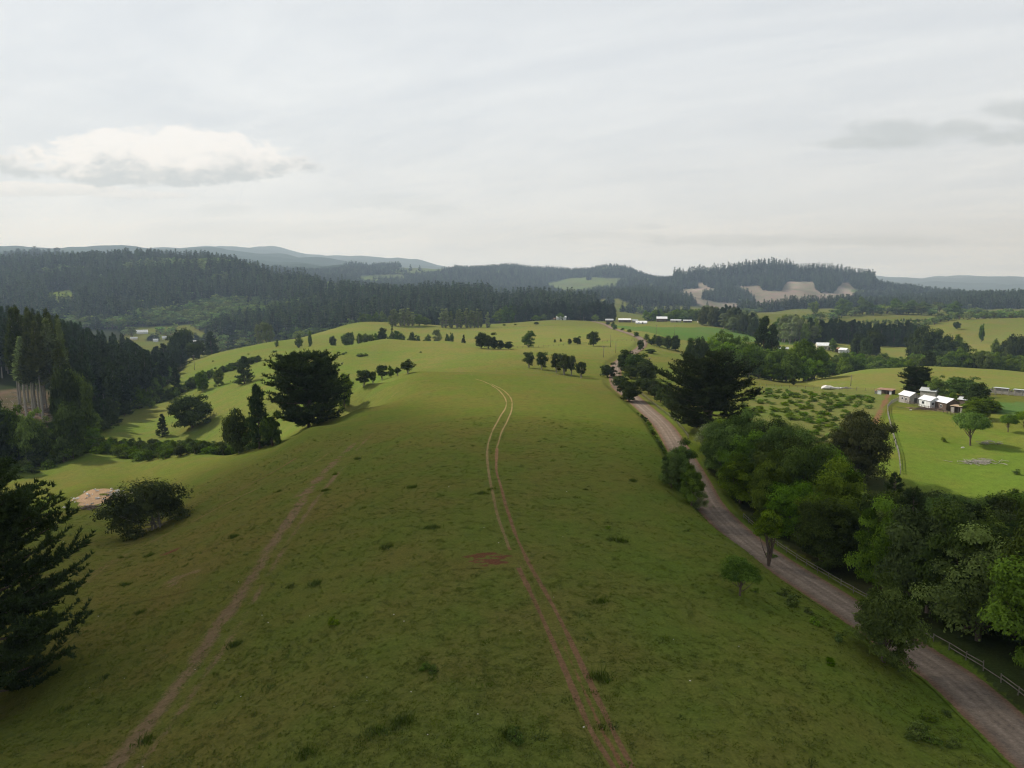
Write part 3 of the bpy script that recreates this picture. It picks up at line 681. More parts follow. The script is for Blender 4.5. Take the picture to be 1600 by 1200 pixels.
def pine(seed, Ht=20., R=7., base=.10, nb=90, sub=5, tuft=.75, blade=.42, bw=.075, k=7, mat=None, bk=None, prof='open', rise=.30, forks=0):
    r = np.random.default_rng(seed); P = []; D = []; LV = []; paths = []
    stems = [(np.array([0, 0, 0.]), np.array([r.normal()*.3, r.normal()*.3, Ht]))]
    for _ in range(forks):
        az = r.uniform(0, 6.28); stems.append((np.array([0, 0, Ht*.25]), np.array([math.cos(az)*R*.38, math.sin(az)*R*.38, Ht*r.uniform(.78, .93)])))
    for si, (s0, s1) in enumerate(stems):
        tp = curve(s0, s1, r, 9, 0, .02); r0 = Ht*.024*(1 if si == 0 else .5); paths.append((tp, np.linspace(r0, .04, 9)))
        n_ = nb if si == 0 else nb//3
        for b in range(n_):
            f = (b+r.random())/n_; h = base+(1-base)*f if si == 0 else .15+.85*f
            if prof == 'open': pr = (math.sin(math.pi*min(1, (f*.86+.16)))**.55)
            elif prof == 'cone': pr = (1-f)**.75+.05
            else: pr = math.sqrt(max(0, 1-(2*f-.9)**2/1.25))
            L = R*pr*r.uniform(.62, 1.12)*(1 if si == 0 else .5)
            if L < .5: L = .5
            az = r.uniform(0, 6.28); zz = h*(len(tp)-1); j = min(int(zz), len(tp)-2); st = tp[j]*(1-(zz-j))+tp[j+1]*(zz-j)
            m = 7; t_ = np.linspace(0, 1, m); el = rise*(.1+.9*f)
            out = L*t_; up = L*(el*t_+rise*.75*t_**2.2-.12*(1-f)*t_)
            path = st+np.stack([np.cos(az+.15*np.sin(t_*3))*out, np.sin(az+.15*np.sin(t_*3))*out, up], 1)
            paths.append((path, np.linspace(.05+.012*L, .015, m)))
            dirb = unit(np.gradient(path, axis=0))
            lvb = np.clip(r.normal(.42, .2), 0, 1)
            for q in range(sub+1):
                if q == 0: s_, e_, jj = path[2], path[-1], None; seg = path[2:]
                else:
                    f2 = r.uniform(.3, .95); ja = f2*(m-1); j2 = min(int(ja), m-2); s_ = path[j2]*(1-(ja-j2))+path[j2+1]*(ja-j2)
                    sgn = r.choice([-1, 1]); dd_ = dirb[j2]; az2 = math.atan2(dd_[1], dd_[0])+sgn*r.uniform(.45, 1.1); l2 = L*r.uniform(.18, .38)*(1.15-f2*.5)+.4
                    e_ = s_+np.array([math.cos(az2)*l2, math.sin(az2)*l2, l2*r.uniform(.15, .75)]); tt = np.linspace(0, 1, 4)[:, None]; seg = s_+(e_-s_)*tt; seg[:, 2] += l2*.12*(tt[:, 0]**2-tt[:, 0])
                ln = np.linalg.norm(np.diff(seg, axis=0), axis=1).sum(); nt_ = max(2, int(ln/tuft*1.6))
                ti = np.linspace(.15 if q else .1, 1, nt_)*(len(seg)-1); i0 = np.minimum(ti.astype(int), len(seg)-2); fr = (ti-i0)[:, None]
                tp_ = seg[i0]*(1-fr)+seg[i0+1]*fr; td = unit(seg[i0+1]-seg[i0])
                tp_ = tp_+r.normal(size=tp_.shape)*tuft*.16
                pp = np.repeat(tp_, k, 0); dd2 = unit(np.repeat(td, k, 0)*.75+rdir(r, len(pp))*.95+np.array([0, 0, .5]))
                P.append(pp); D.append(dd2); LV.append(np.clip(lvb+r.normal(0, .15, len(pp)), 0, 1))
    P = np.vstack(P); D = np.vstack(D); LV = np.concatenate(LV)
    crown = face_mesh('crown', blades(P, D, blade, bw, r), mat, LV)
    tv, tf = tubes(paths, 5); trunk = mesh_np('trunk', tv, tf, bk or B_brn, True)
    return dict(H=float((P+D*blade)[:, 2].max()), W=R*2, crown=crown, trunk=trunk)

def conifer(seed, Ht=28., W=7.5, base=.3, layers=22, per=9, mat=None, bk=None, tri=True, bare=False, bl=1.0):
    """plantation tree: narrow crown of drooping and lifting sprays"""
    r = np.random.default_rng(seed); P = []; D = []; S = []; LV = []
    for i in range(layers):
        f = i/(layers-1); z = Ht*(base+(1-base)*f); pr = ((1-f)**.8*.95+.08)*(1-.35*max(0, .18-f)/.18); L0 = W/2*pr
        for j in range(per):
            az = r.uniform(0, 6.28); L = L0*r.uniform(.7, 1.2); up = r.uniform(-.05, .5)
            for q in (.45, .8, 1.0):
                P.append((math.cos(az)*L*q*.75, math.sin(az)*L*q*.75, z+L*q*up*.5+r.normal()*.2)); D.append((math.cos(az)*.8, math.sin(az)*.8, up+.25)); S.append(max(.8, L*.62)); LV.append(np.clip(.35+.25*r.normal(), 0, 1))
    P = np.array(P); D = unit(np.array(D)); S = np.array(S)*bl; LV = np.array(LV); k = 3
    Pk = np.repeat(P, k, 0)+r.normal(size=(len(P)*k, 3))*.28*bl; Dk = unit(np.repeat(D, k, 0)+rdir(r, len(Pk))*.7)
    Vv = blades(Pk, Dk, np.repeat(S, k), 1, r) if False else None
    side = unit(np.cross(Dk, np.array([0, 0, 1.])+rdir(r, len(Pk))*.45)); l = (np.repeat(S, k)*r.uniform(.7, 1.2, len(Pk)))[:, None]; w = l*.30
    Vv = np.stack([Pk-side*w, Pk+side*w*.9, Pk+Dk*l], 1)
    crown = face_mesh('crown', Vv, mat, np.repeat(LV, k))
    tp = curve((0, 0, 0), (r.normal()*.3, r.normal()*.3, Ht*.97), r, 7, 0, .012); paths = [(tp, np.linspace(Ht*.0125, .04, 7))]
    if bare:
        for _ in range(22):
            f = r.uniform(.12, base+.2); az = r.uniform(0, 6.28); L = r.uniform(.6, 2.2); p = tp[int(f*6)]*1.0; p = np.array([p[0], p[1], f*Ht*.97])
            paths.append((np.array([p, p+np.array([math.cos(az)*L, math.sin(az)*L, r.uniform(-.2, .5)])]), np.array([.05, .02])))
    tv, tf = tubes(paths, 5); trunk = mesh_np('trunk', tv, tf, bk or B_brn, True)
    return dict(H=Ht, W=W, crown=crown, trunk=trunk)

def joined(name, d, lod_mat=None):
    """crown and trunk in one mesh for trees a few pixels high"""
    a, b = d['crown'], d['trunk']
    def arr(me):
        v = np.empty(len(me.vertices)*3, np.float32); me.vertices.foreach_get('co', v)
        tri = []; me.calc_loop_triangles(); f = np.empty(len(me.loop_triangles)*3, np.int32); me.loop_triangles.foreach_get('vertices', f); return v.reshape(-1, 3), f.reshape(-1, 3)
    va, fa = arr(a); vb, fb = arr(b)
    lv = np.zeros(len(a.polygons), np.float32); a.attributes['leafv'].data.foreach_get('value', lv)
    pi = np.empty(len(a.loop_triangles), np.int32); a.loop_triangles.foreach_get('polygon_index', pi)
    me = mesh_np(name, np.vstack([va, vb]), np.vstack([fa, fb+len(va)]), a.materials[0], False, np.concatenate([lv[pi], np.full(len(fb), .2)]))
    me.materials.append(b.materials[0]); mi = np.concatenate([np.zeros(len(fa), np.int32), np.ones(len(fb), np.int32)]); me.polygons.foreach_set('material_index', mi)
    return me

_K = {}
def kinds(name, maker, seeds):
    _K[name] = [maker(s) for s in seeds]
# large in the picture
kinds('hero_pine', lambda s: pine(s, 24, 10.5, .04, 165, 10, .46, .52, .17, 10, L_pine, prof='open', rise=.34), [11])
kinds('field_pine', lambda s: pine(s, 20, 10.4, .07, 170, 8, .75, .85, .24, 8, L_pine, prof='dome', rise=.22, forks=2), [21])
kinds('road_pine', lambda s: pine(s, 24, 11.5, .02, 170, 8, .70, .75, .20, 8, L_pine, prof='open', rise=.36, forks=2), [31])
kinds('near_pine', lambda s: pine(s, 17, 5.6, .02, 110, 6, .50, .50, .12, 8, L_pine, prof='cone', rise=.42), [41, 42])
kinds('near_tree', lambda s: broadleaf(s, 11, 9, .0, 62, 620, .30, [L_brd, L_brd, L_drk][s % 3], B_brn, ragged=.40), [51, 52, 53, 54, 55])
kinds('near_dark', lambda s: broadleaf(s, 11, 9, .0, 60, 560, .28, L_drk, B_brn, ragged=.42), [56, 57])
kinds('slim_tree', lambda s: broadleaf(s, 9.5, 4.4, .26, 40, 300, .24, L_brd, B_brn, 'tall', multi=2), [61])
kinds('lawn_tree', lambda s: broadleaf(s, 5.5, 6, .34, 46, 300, .24, L_lit, B_brn, ragged=.26), [71, 72])  # lighter leaf colour stands in for light on the shaded meadow tree
kinds('brown_tree', lambda s: broadleaf(s, 12, 12, .0, 110, 330, .36, L_brn, B_brn, ragged=.30), [75])
kinds('grey_bush', lambda s: broadleaf(s, 5, 6, .0, 44, 240, .22, L_gry, B_gry, multi=3, ragged=.2), [77])
# middle distance
kinds('tree', lambda s: broadleaf(s, 10, 9.0, .0, 56, 150, .58, [L_brd, L_lit, L_brd][s % 3], B_brn, ragged=.36), [81, 82, 83, 84])
kinds('dark_tree', lambda s: broadleaf(s, 9, 9, .0, 60, 170, .52, L_drk, B_brn, ragged=.30), [85, 86, 87])
kinds('clump_tree', lambda s: broadleaf(s, 9, 12.5, .02, 40, 520, .42, L_drk, B_gry, multi=6, ragged=.62), [89])
kinds('row_tree', lambda s: broadleaf(s, 7.4, 6.8, .16, 40, 150, .46, L_drk, B_gry, multi=3, ragged=.26), [91, 92, 93])
kinds('light_tree', lambda s: broadleaf(s, 11, 8.5, .0, 60, 150, .56, L_lit, B_gry, ragged=.38), [94, 95])
kinds('grey_tree', lambda s: broadleaf(s, 13, 8, .05, 46, 130, .5, L_gry, B_gry, 'tall'), [96])
kinds('open_conifer', lambda s: pine(s, 16, 5.2, .01, 84, 5, 1.0, .95, .34, 8, L_con, prof='cone', rise=.26), [101, 102, 103])
kinds('poplar', lambda s: broadleaf(s, 20, 4.6, .0, 60, 80, .7, L_gry, B_gry, 'tall', ragged=.16), [111, 112, 113])
kinds('plantation_pine', lambda s: conifer(s, 28, 8, .28, 24, 9, L_con, B_gry), [121, 122, 123, 124])
kinds('bare_trunk_pine', lambda s: conifer(s, 33, 8, .45, 26, 8, [L_gry, L_brn][s % 2], B_pal, bare=True), [131, 132, 133])
kinds('shrub', lambda s: broadleaf(s, 2.6, 3.4, -.1, 26, 80, .30, [L_drk, L_brd, L_brd][s % 3], B_brn, multi=3), [141, 142, 143])
kinds('small_shrub', lambda s: broadleaf(s, 2.2, 2.6, -.1, 24, 40, .28, L_lit, B_brn, multi=2, ragged=.3), [151, 152, 153])
# far away: light meshes
kinds('far_conifer', lambda s: conifer(s, 26, 8.5, .05, 10, 6, L_far, B_gry, bl=1.7), [161, 162, 163, 164])
kinds('far_tree', lambda s: broadleaf(s, 13, 10, .02, 14, 26, 1.6, L_fbr, B_brn), [171, 172, 173])
kinds('mid_bush', lambda s: broadleaf(s, 2.6, 3.4, -.1, 12, 26, .6, [L_drk, L_brd][s % 2], B_brn), [181, 182])
for nm in ('far_conifer', 'far_tree', 'mid_bush', 'shrub', 'small_shrub'):
    for d in _K[nm]: d['one'] = joined(nm, d)

_first = {}
def plant(kind, x, y, z, h, w, label=None, cat='tree', group=None, rz=None, var=None, name=None, sink=None, one=False, single=False, squash=1.0):
    V = _K[kind]; d = V[(random.randrange(len(V)) if var is None else var) % len(V)]
    nm = name or {'hero_pine': 'pine_tree', 'field_pine': 'pine_tree', 'road_pine': 'pine_tree', 'near_pine': 'pine_tree', 'near_tree': 'broadleaf_tree', 'near_dark': 'evergreen_tree', 'slim_tree': 'broadleaf_tree',
      'lawn_tree': 'broadleaf_tree', 'brown_tree': 'broadleaf_tree', 'grey_bush': 'bush', 'tree': 'broadleaf_tree', 'dark_tree': 'evergreen_tree', 'clump_tree': 'evergreen_tree', 'row_tree': 'evergreen_tree',
      'light_tree': 'broadleaf_tree', 'grey_tree': 'broadleaf_tree', 'open_conifer': 'conifer_tree', 'poplar': 'poplar_tree', 'plantation_pine': 'pine_tree', 'bare_trunk_pine': 'tall_tree',
      'shrub': 'shrub', 'small_shrub': 'shrub', 'far_conifer': 'conifer_tree', 'far_tree': 'broadleaf_tree', 'mid_bush': 'shrub'}[kind]
    if sink is None and kind == 'poplar': sink = h*.22
    if sink is None: sink = h*.07 if kind in ('dark_tree', 'tree', 'light_tree') else .12
    s = (w/d['W'], w/d['W'], (h+sink)/d['H'])
    rz = random.uniform(0, 6.28) if rz is None else rz
    if one or 'one' in d:
        me = d.get('one') or d.setdefault('one', joined(nm, d))
        o = link(bpy.data.objects.new(nm, me))
        o.location = (x, y, z-sink); o.rotation_euler = (0, 0, rz); o.scale = s
    else:
        o = empty(nm, (x, y, z-sink), rz); o.scale = s
        link(bpy.data.objects.new('crown', d['crown']), o); link(bpy.data.objects.new('trunk', d['trunk']), o)
    tag(o, label, cat, group); return o
def tree_px(kind, u, vb, vt, wpx, label, cat='tree', group=None, ymin=0, Y=None, **kw):
    """a tree whose foot is seen at (u, vb), top at vt and crown wpx wide"""
    p = gp(u, Y, vb) if Y else at(u, vb, ymin); dp = depth(p)
    if Y:   # foot hidden: height from the top's line of sight
        h = (CAMZ+Y*s_of(vt))-p[2]
    else: h = (vb-vt)*dp/F*1.02
    return plant(kind, *p, h, wpx*dp/F, label, cat, group, **kw)

# ------------------------------------------------------------------ single trees one can point to
T = tree_px
# near left
T('hero_pine', -38, 1110, 712, 318, 'huge dark pine cut off by the left edge of the view', ymin=60, rz=.6)
T('clump_tree', 244, 826, 740, 116, 'wide many-stemmed dark evergreen leaning on the slope by the tan soil patch', rz=1.2)
T('field_pine', 483, 668, 547, 124, 'big dark open-grown pine on the shoulder of the ridge', rz=2.0)
T('tree', 537, 612, 582, 26, 'rounded tree showing behind the big ridge pine', Y=262)
T('open_conifer', 405, 686, 598, 46, 'dark conifer beside the big ridge pine', Y=218)
T('dark_tree', 372, 694, 633, 48, 'dark leafy tree at the foot of the ridge, left of the conifer', Y=226)
T('dark_tree', 424, 676, 640, 34, 'low dark tree tucked under the big ridge pine', Y=212)
T('dark_tree', 300, 668, 616, 64, 'broad dark bushy tree alone in the left field')
T('open_conifer', 254, 682, 646, 18, 'slim young tree standing in the left field')
T('open_conifer', 382, 600, 556, 29, 'bright conical young pine on the hedge line in the valley field')
T('tree', 341, 603, 573, 15, 'slender young tree on the hedge line')
T('tree', 317, 611, 579, 20, 'small upright tree on the hedge line, left of the slender one')
T('open_conifer', 275, 614, 573, 20, 'dark narrow conifer at the left end of the hedge line')
for i, (u, vb, vt, w, k, l) in enumerate([
   (569, 604, 578, 27, 'row_tree', 'dark round tree at the left end of the ridge row'), (583, 600, 580, 12, 'row_tree', 'thin tree second in the ridge row'),
   (597, 594, 570, 21, 'row_tree', 'dark round tree in the middle of the ridge row'), (611, 590, 571, 11, 'tree', 'thin light tree in the ridge row'),
   (621, 587, 573, 12, 'row_tree', 'small dark tree beside the end one of the ridge row'), (637, 584, 561, 25, 'row_tree', 'round dark tree at the right end of the ridge row')]):
    T(k, u, vb, vt, w, l, group=None)
# knoll and middle fields
for u, vb, vt, w, k, l in [
   (484, 523, 515, 7, 'tree', 'tiny round tree on the pale knoll slope'), (467, 533, 522, 12, 'shrub', 'low dark bush on the pale knoll slope'), (432, 536, 530, 7, 'shrub', 'small bush on the crest of the valley field'),
   (520, 532, 524, 11, 'dark_tree', 'small dark bush at the left end of the middle tree row'), (542, 532, 519, 17, 'tree', 'brownish tree second in the middle tree row'), (549, 532, 518, 10, 'tree', 'brownish tree third in the middle tree row'),
   (562, 532, 520, 11, 'tree', 'light tree in the middle tree row'), (571, 532, 520, 11, 'tree', 'green tree in the middle tree row'), (580, 532, 521, 10, 'tree', 'low green tree in the middle tree row'), (588, 532, 520, 10, 'tree', 'small green tree left of the tallest in the row'),
   (598, 532, 511, 19, 'dark_tree', 'tallest round dark tree in the middle tree row'), (613, 531, 508, 7, 'poplar', 'single poplar rising from the middle tree row'), (611, 532, 520, 12, 'tree', 'green tree under the single poplar'),
   (621, 532, 516, 14, 'tree', 'broad green tree right of the single poplar'), (629, 532, 523, 9, 'tree', 'last low tree of the left run of the middle row'),
   (644, 532, 518, 13, 'tree', 'green tree after the gap in the middle row'), (653, 532, 523, 9, 'tree', 'low tree after the gap in the middle row'), (668, 533, 522, 12, 'tree', 'bushy tree left of the round one'),
   (682, 534, 514, 17, 'grey_tree', 'round grey-green tree in the right part of the middle row'), (699, 535, 521, 7, 'tree', 'narrow tree right of the round one'), (705, 535, 519, 7, 'tree', 'narrow tree at the right end of the middle row'), (724, 537, 522, 8, 'open_conifer', 'lone narrow conifer at the edge of the crest')]:
    T(k, u, vb, vt, w, l, Y=575 if u < 640 else 555)
for u, vb, vt, w, l in [(752, 548, 518, 20, 'left dark tree of the clump in the crest dip'), (763, 548, 519, 26, 'largest dark tree of the clump in the crest dip'), (772, 549, 527, 18, 'lower dark tree of the clump in the crest dip'), (782, 549, 531, 16, 'green bushy tree right of the dark clump'), (795, 549, 533, 17, 'outermost round tree right of the dark clump')]:
    T('dark_tree', u, vb, vt, w, l, Y=435)
T('light_tree', 826, 543, 516, 19, 'lone light-leaved tree on the fence line in the middle field')
T('dark_tree', 890, 538, 529, 8, 'smallest of the three dark trees on the fence line')
T('dark_tree', 902, 538, 525, 14, 'middle sized of the three dark trees on the fence line')
T('dark_tree', 927, 541, 517, 19, 'tallest of the three dark trees on the fence line')
T('shrub', 867, 535, 530, 4, 'tiny bush on the fence line left of the three dark trees')
T('shrub', 876, 534, 529, 4, 'tiny bush on the fence line nearest the three dark trees')
T('dark_tree', 838, 511, 503, 10, 'round bush in the far field below the farm', Y=800)
T('shrub', 788, 511, 506, 5, 'left tiny bush in the far field', Y=790); T('shrub', 805, 511, 506, 5, 'right tiny bush in the far field', Y=795)
for u, vb, vt, w, l in [(826, 575, 550, 17, 'leftmost tree of the row on the crest of the east meadow'), (846, 578, 550, 21, 'second tree of the row on the crest of the east meadow'),
   (869, 583, 552, 21, 'third tree of the row on the crest, tall and dark'), (881, 586, 553, 19, 'fourth tree of the row on the crest, thin stems showing'), (893, 587, 555, 16, 'fifth tree of the row on the crest'), (908, 591, 565, 19, 'rightmost leaning tree of the row on the crest')]:
    T('row_tree', u, vb, vt, w, l)
# poplars on the far field edge
for i, (u, vt, w) in enumerate([(691, 484, 9), (697, 483, 9), (705, 488, 8), (715, 487, 8), (720, 484, 9), (729, 483, 9), (735, 486, 8), (741, 487, 8), (747, 484, 9), (751, 487, 7), (762, 489, 8)]):
    T('poplar', u, 512, vt-1, w*1.25, 'lone poplar standing apart at the right end of the line' if i == 10 else 'tall grey-green poplar in the line along the far field', group=None if i == 10 else 'poplars along the far field', ymin=640)
for u, vt, w in [(612, 486, 10), (618, 484, 10), (626, 485, 9), (632, 484, 10), (639, 483, 10), (645, 489, 9)]:
    T('poplar', u, 509, vt-1, w*1.2, 'poplar in the tight group left of the round willow', ymin=660, group='poplars left of the round willow')
T('light_tree', 655, 509, 490, 19, 'round pale willow beside the poplar group', ymin=660); T('tree', 667, 509, 495, 14, 'low dark tree right of the round willow', ymin=660)
for u, vt, w in [(566, 488, 14), (577, 490, 13), (588, 487, 12), (598, 486, 14)]:
    T('tree', u, 508, vt, w, 'green tree at the edge of the knoll field left of the poplars', Y=870, group='green trees left of the poplars')
for u, vt, w in [(404, 505, 12), (411, 502, 11), (418, 503, 12), (424, 506, 10)]:
    T('grey_tree', u, 540, vt, w, 'pale grey-green poplar like tree at the valley edge', Y=690, group='pale trees at the valley edge')
# by the road
for k, u, vb, vt, w, l in [
   ('dark_tree', 949, 590, 566, 26, 'round clipped looking dark tree west of the road bend'),
   ('dark_tree', 970, 606, 583, 30, 'low dark bush west of the road'), ('dark_tree', 983, 628, 594, 34, 'rounded dark tree overhanging the west edge of the road'),
   ('dark_tree', 1063, 766, 683, 50, 'tall leafy tree right at the west edge of the road'), ('near_tree', 1080, 790, 722, 40, 'second leafy tree at the west edge of the road'),
   ('grey_bush', 1092, 798, 762, 28, 'small brownish bush at the foot of the two roadside trees'), ('near_tree', 1049, 762, 702, 36, 'lower left part tree of the roadside pair')]:
    if l.startswith('tall leafy'): k = 'near_tree'
    T(k, u, vb, vt, w, l)
for u, Y, vt, w, l in [(978, 322, 545, 34, 'tall dark bush tree east of the road bend'), (996, 305, 550, 40, 'broad dark bush tree behind the utility pole'), (1010, 290, 562, 34, 'dark bush tree beside the utility pole foot'), (985, 300, 566, 30, 'lower dark bush at the road bend')]:
    T('dark_tree', u, 595, vt, w, l, Y=Y)
for i, (u, Y, vt, w) in enumerate([(1003, 268, 590, 26), (1013, 258, 590, 26), (1023, 250, 594, 24), (1032, 240, 598, 24), (1040, 232, 602, 22), (1049, 224, 607, 22), (1057, 216, 612, 22)]):
    T('dark_tree', u, 640, vt, w, 'dense bush in the hedge along the east side of the road', cat='bush', Y=Y, group='hedge bushes east of the road', name='bush')
for u, Y, vt, w, l in [(1018, 480, 529, 16, 'round bush tree at the far bend of the road'), (1030, 470, 524, 20, 'dark tree past the far road bend'), (1043, 465, 523, 20, 'dark tree past the far road bend, second'), (1055, 460, 523, 18, 'rightmost dark tree past the far road bend'),
   (1017, 425, 545, 15, 'small round tree in front of the far bend'), (1001, 440, 530, 11, 'small dark tree on the left of the far road')]:
    T('dark_tree', u, 545, vt, w, l, Y=Y)
for u, Y, vt, w in [(983, 640, 514, 8), (972, 700, 512, 7), (994, 560, 518, 9), (1010, 520, 521, 9), (958, 800, 503, 8), (950, 850, 502, 8), (1022, 500, 522, 8), (960, 720, 506, 8)]:
    T('shrub', u, 520, vt, w, 'small bush beside the far stretch of road', cat='bush', Y=Y, group='bushes beside the far road', name='bush')
T('road_pine', 1108, 690, 541, 146, 'very large dark pine with upturned branches east of the road', Y=196, rz=.4)
T('grey_bush', 1112, 707, 661, 52, 'rounded grey-brown bush at the foot of the large pine', Y=176)
for u, Y, vt, w in [(1086, 350, 527, 24), (1078, 372, 526, 20), (1094, 360, 524, 22)]:
    T('dark_tree', u, 575, vt, w, 'dark bushy tree left of the pale grove', Y=Y, group='dark trees left of the grove')
for u, Y, vt, w in [(1112, 372, 519, 34), (1128, 380, 514, 34), (1145, 372, 518, 36), (1162, 362, 522, 38), (1140, 350, 532, 38), (1122, 350, 535, 36), (1170, 350, 535, 40), (1185, 352, 538, 36), (1150, 345, 545, 34)]:
    T('light_tree', u, 585, vt, w, 'light green tree in the grove behind the large pine', Y=Y, group='light green grove behind the pine')
T('open_conifer', 1192, 592, 492, 44, 'tall dark conifer rising over the grove', Y=395); T('open_conifer', 1203, 592, 505, 34, 'shorter dark conifer beside the tall one over the grove', Y=392)
for u, Y, vt, w in [(1202, 350, 545, 34), (1218, 352, 540, 34), (1238, 356, 534, 38), (1256, 358, 530, 42), (1272, 360, 538, 34), (1284, 362, 548, 26), (1228, 345, 556, 34), (1260, 350, 556, 34), (1205, 342, 565, 30)]:
    T('tree', u, 595, vt, w, 'leafy tree in the grove below the small farm', Y=Y, group='leafy trees below the small farm')
T('shrub', 1239, 602, 589, 9, 'little pointed bush at the edge of the young plantation', cat='bush', name='bush')
T('brown_tree', 1340, 772, 640, 92, 'large round brownish-green tree on the edge of the plantation', Y=158)
T('near_pine', 1396, 815, 737, 58, 'spiky young pine in front of the bright field', Y=132)
T('slim_tree', 1199, 886, 792, 46, 'slim two-stemmed tree on the west edge of the road', ymin=60)
T('lawn_tree', 1156, 931, 866, 64, 'small round-headed tree alone on the near meadow', rz=.3)
T('near_tree', 1380, 1034, 893, 104, 'leafy tree leaning over the road at the meadow edge')
# farm on the right
T('field_pine', 1432, 612, 571, 47, 'dark pine behind the farm sheds', Y=262, rz=.8); T('light_tree', 1462, 615, 585, 26, 'light fruit tree behind the white shed', Y=250)
T('tree', 1507, 622, 588, 54, 'wide olive tree right of the farm sheds', Y=252); T('dark_tree', 1526, 640, 597, 40, 'dark tree at the front right of the farm sheds', Y=228); T('tree', 1524, 660, 622, 48, 'bushy green tree in front of the farm yard', Y=212)
T('lawn_tree', 1516, 696, 643, 52, 'spreading orchard tree alone in the bright field'); T('tree', 1545, 650, 621, 40, 'bushy orchard tree beside the vegetable plot', Y=222)
T('lawn_tree', 1575, 675, 647, 26, 'small orchard tree near the right edge'); T('lawn_tree', 1600, 668, 640, 34, 'orchard tree cut by the right edge of the view')
T('small_shrub', 1474, 690, 683, 9, 'tiny weed clump in the bright field'); T('small_shrub', 1589, 741, 732, 12, 'small dark weed clump near the right edge')
T('tree', 1484, 648, 612, 22, 'small blossoming tree against the brown shed', Y=228)
# far right fields
T('tree', 1534, 521, 505, 9, 'lone upright tree in the far right field', Y=720); T('dark_tree', 1495, 512, 502, 11, 'lone round bush on the far right field crest', Y=820)
T('dark_tree', 1341, 548, 520, 30, 'dark rounded tree right of the small farm', Y=560); T('dark_tree', 1366, 545, 513, 28, 'tall dark tree behind the rounded one', Y=580); T('dark_tree', 1352, 552, 525, 24, 'dark lower tree near the small farm', Y=545)
T('tree', 1301, 545, 528, 13, 'small tree between the two farm cottages', Y=590)
T('open_conifer', 331, 552, 517, 25, 'dark conifer at the corner of the valley field', Y=640)
for u, Y, vt, w in [(270, 600, 524, 24), (282, 610, 514, 26), (292, 620, 510, 24), (303, 600, 533, 26), (312, 610, 530, 20), (258, 580, 535, 26), (246, 570, 540, 24)]:
    T('dark_tree' if u > 264 else 'open_conifer', u, 570, vt, w, 'dark tree in the clump above the valley field', Y=Y, group='dark trees above the valley field')

# ------------------------------------------------------------------ scattered trees inside zones given as (u, Ynear, Yfar)
def zone_pts(prof, spacing, jit=.42, seed=1, mask=None):
    r = np.random.default_rng(seed); pr = np.array(prof, float)
    a0 = np.array([a_of(u, 540) for u in pr[:, 0]])
    ymin, ymax = pr[:, 1].min(), pr[:, 2].max(); xs0, xs1 = min(a0.min()*ymin, a0.min()*ymax), max(a0.max()*ymax, a0.max()*ymin)
    gx = np.arange(xs0, xs1, spacing); gy = np.arange(ymin, ymax, spacing*.87)
    X, Y = np.meshgrid(gx, gy); X = X+(np.arange(len(gy)) % 2)[:, None]*spacing*.5
    X = X.ravel()+r.uniform(-jit, jit, X.size)*spacing; Y = Y.ravel()+r.uniform(-jit, jit, Y.size)*spacing
    a = X/Y; k = (a > a0[0]) & (a < a0[-1]) & (Y > np.interp(a, a0, pr[:, 1])) & (Y < np.interp(a, a0, pr[:, 2]))
    X, Y = X[k], Y[k]
    if mask is not None:
        m = mask(X, Y); X, Y = X[m], Y[m]
    return X, Y, H(X, Y)
REST = []          # trees past the individuals, gathered into one mass at the end
def scatter(prof, spacing, kinds_, hr, wr, label, group, cat='tree', seed=1, one=False, name=None, mask=None, jit=.42, htop=None, maxn=999):
    X, Y, Z = zone_pts(prof, spacing, jit, seed, mask); r = random.Random(seed)
    o_ = np.argsort(Y); X, Y, Z = X[o_], Y[o_], Z[o_]
    for n_, (x, y, z) in enumerate(zip(X, Y, Z)):
        k = r.choice(kinds_); h = r.uniform(*hr); w_ = r.uniform(*wr)
        if htop: h = htop(x, y, z, h)
        if n_ >= maxn:
            REST.append((k, r.randrange(9), x, y, z, h, w_, r.uniform(0, 6.28))); continue
        lb = label(k, x, y, z, h) if callable(label) else label[k] if isinstance(label, dict) else label; gr = group[k] if isinstance(group, dict) else group
        plant(k, x, y, z, h, w_, lb, cat, gr, one=one, name=name, rz=r.uniform(0, 6.28), var=r.randrange(9))
    return len(X)
def off_road(m):
    return lambda X, Y: dist_poly(X, Y, ROAD)[0] > m
cnt = {}
# woodland beyond the road
GR = {'near_tree': 'leafy trees in the roadside wood', 'near_pine': 'spiky pines in the roadside wood', 'tree': 'leafy trees in the roadside wood', 'near_dark': 'dark trees in the roadside wood'}
LB = {'near_tree': 'leafy tree in the wood along the east side of the road', 'near_pine': 'dark spiky pine in the wood along the road', 'tree': 'leafy tree in the wood along the east side of the road', 'dark_tree': 'dark evergreen in the wood along the east side of the road'}
def wood_label(k, x, y, z, h):
    d_ = float(dist_poly(np.array([x]), np.array([y]), ROAD)[0][0]); u_ = 800+F*x/(y*cp-(z-CAMZ)*sp_)
    size = 'tall' if h > 12 else 'low' if h < 8.5 else 'medium'; kd = {'near_tree': 'leafy tree', 'tree': 'coarse-leaved tree', 'dark_tree': 'dark evergreen', 'near_dark': 'dark evergreen', 'near_pine': 'spiky pine'}[k]
    where = 'at the roadside fence' if d_ < 11 else 'inside the wood' if d_ < 22 else 'on the far side of the wood'
    near = 'below the large pine' if u_ < 1190 else 'behind the slim tree' if u_ < 1275 else 'by the brown round tree' if u_ < 1340 else 'behind the leaning tree' if u_ < 1430 else 'near the lower right corner' if d_ < 22 else 'before the bright field'
    return f'{size} {kd} {where}, {near}'
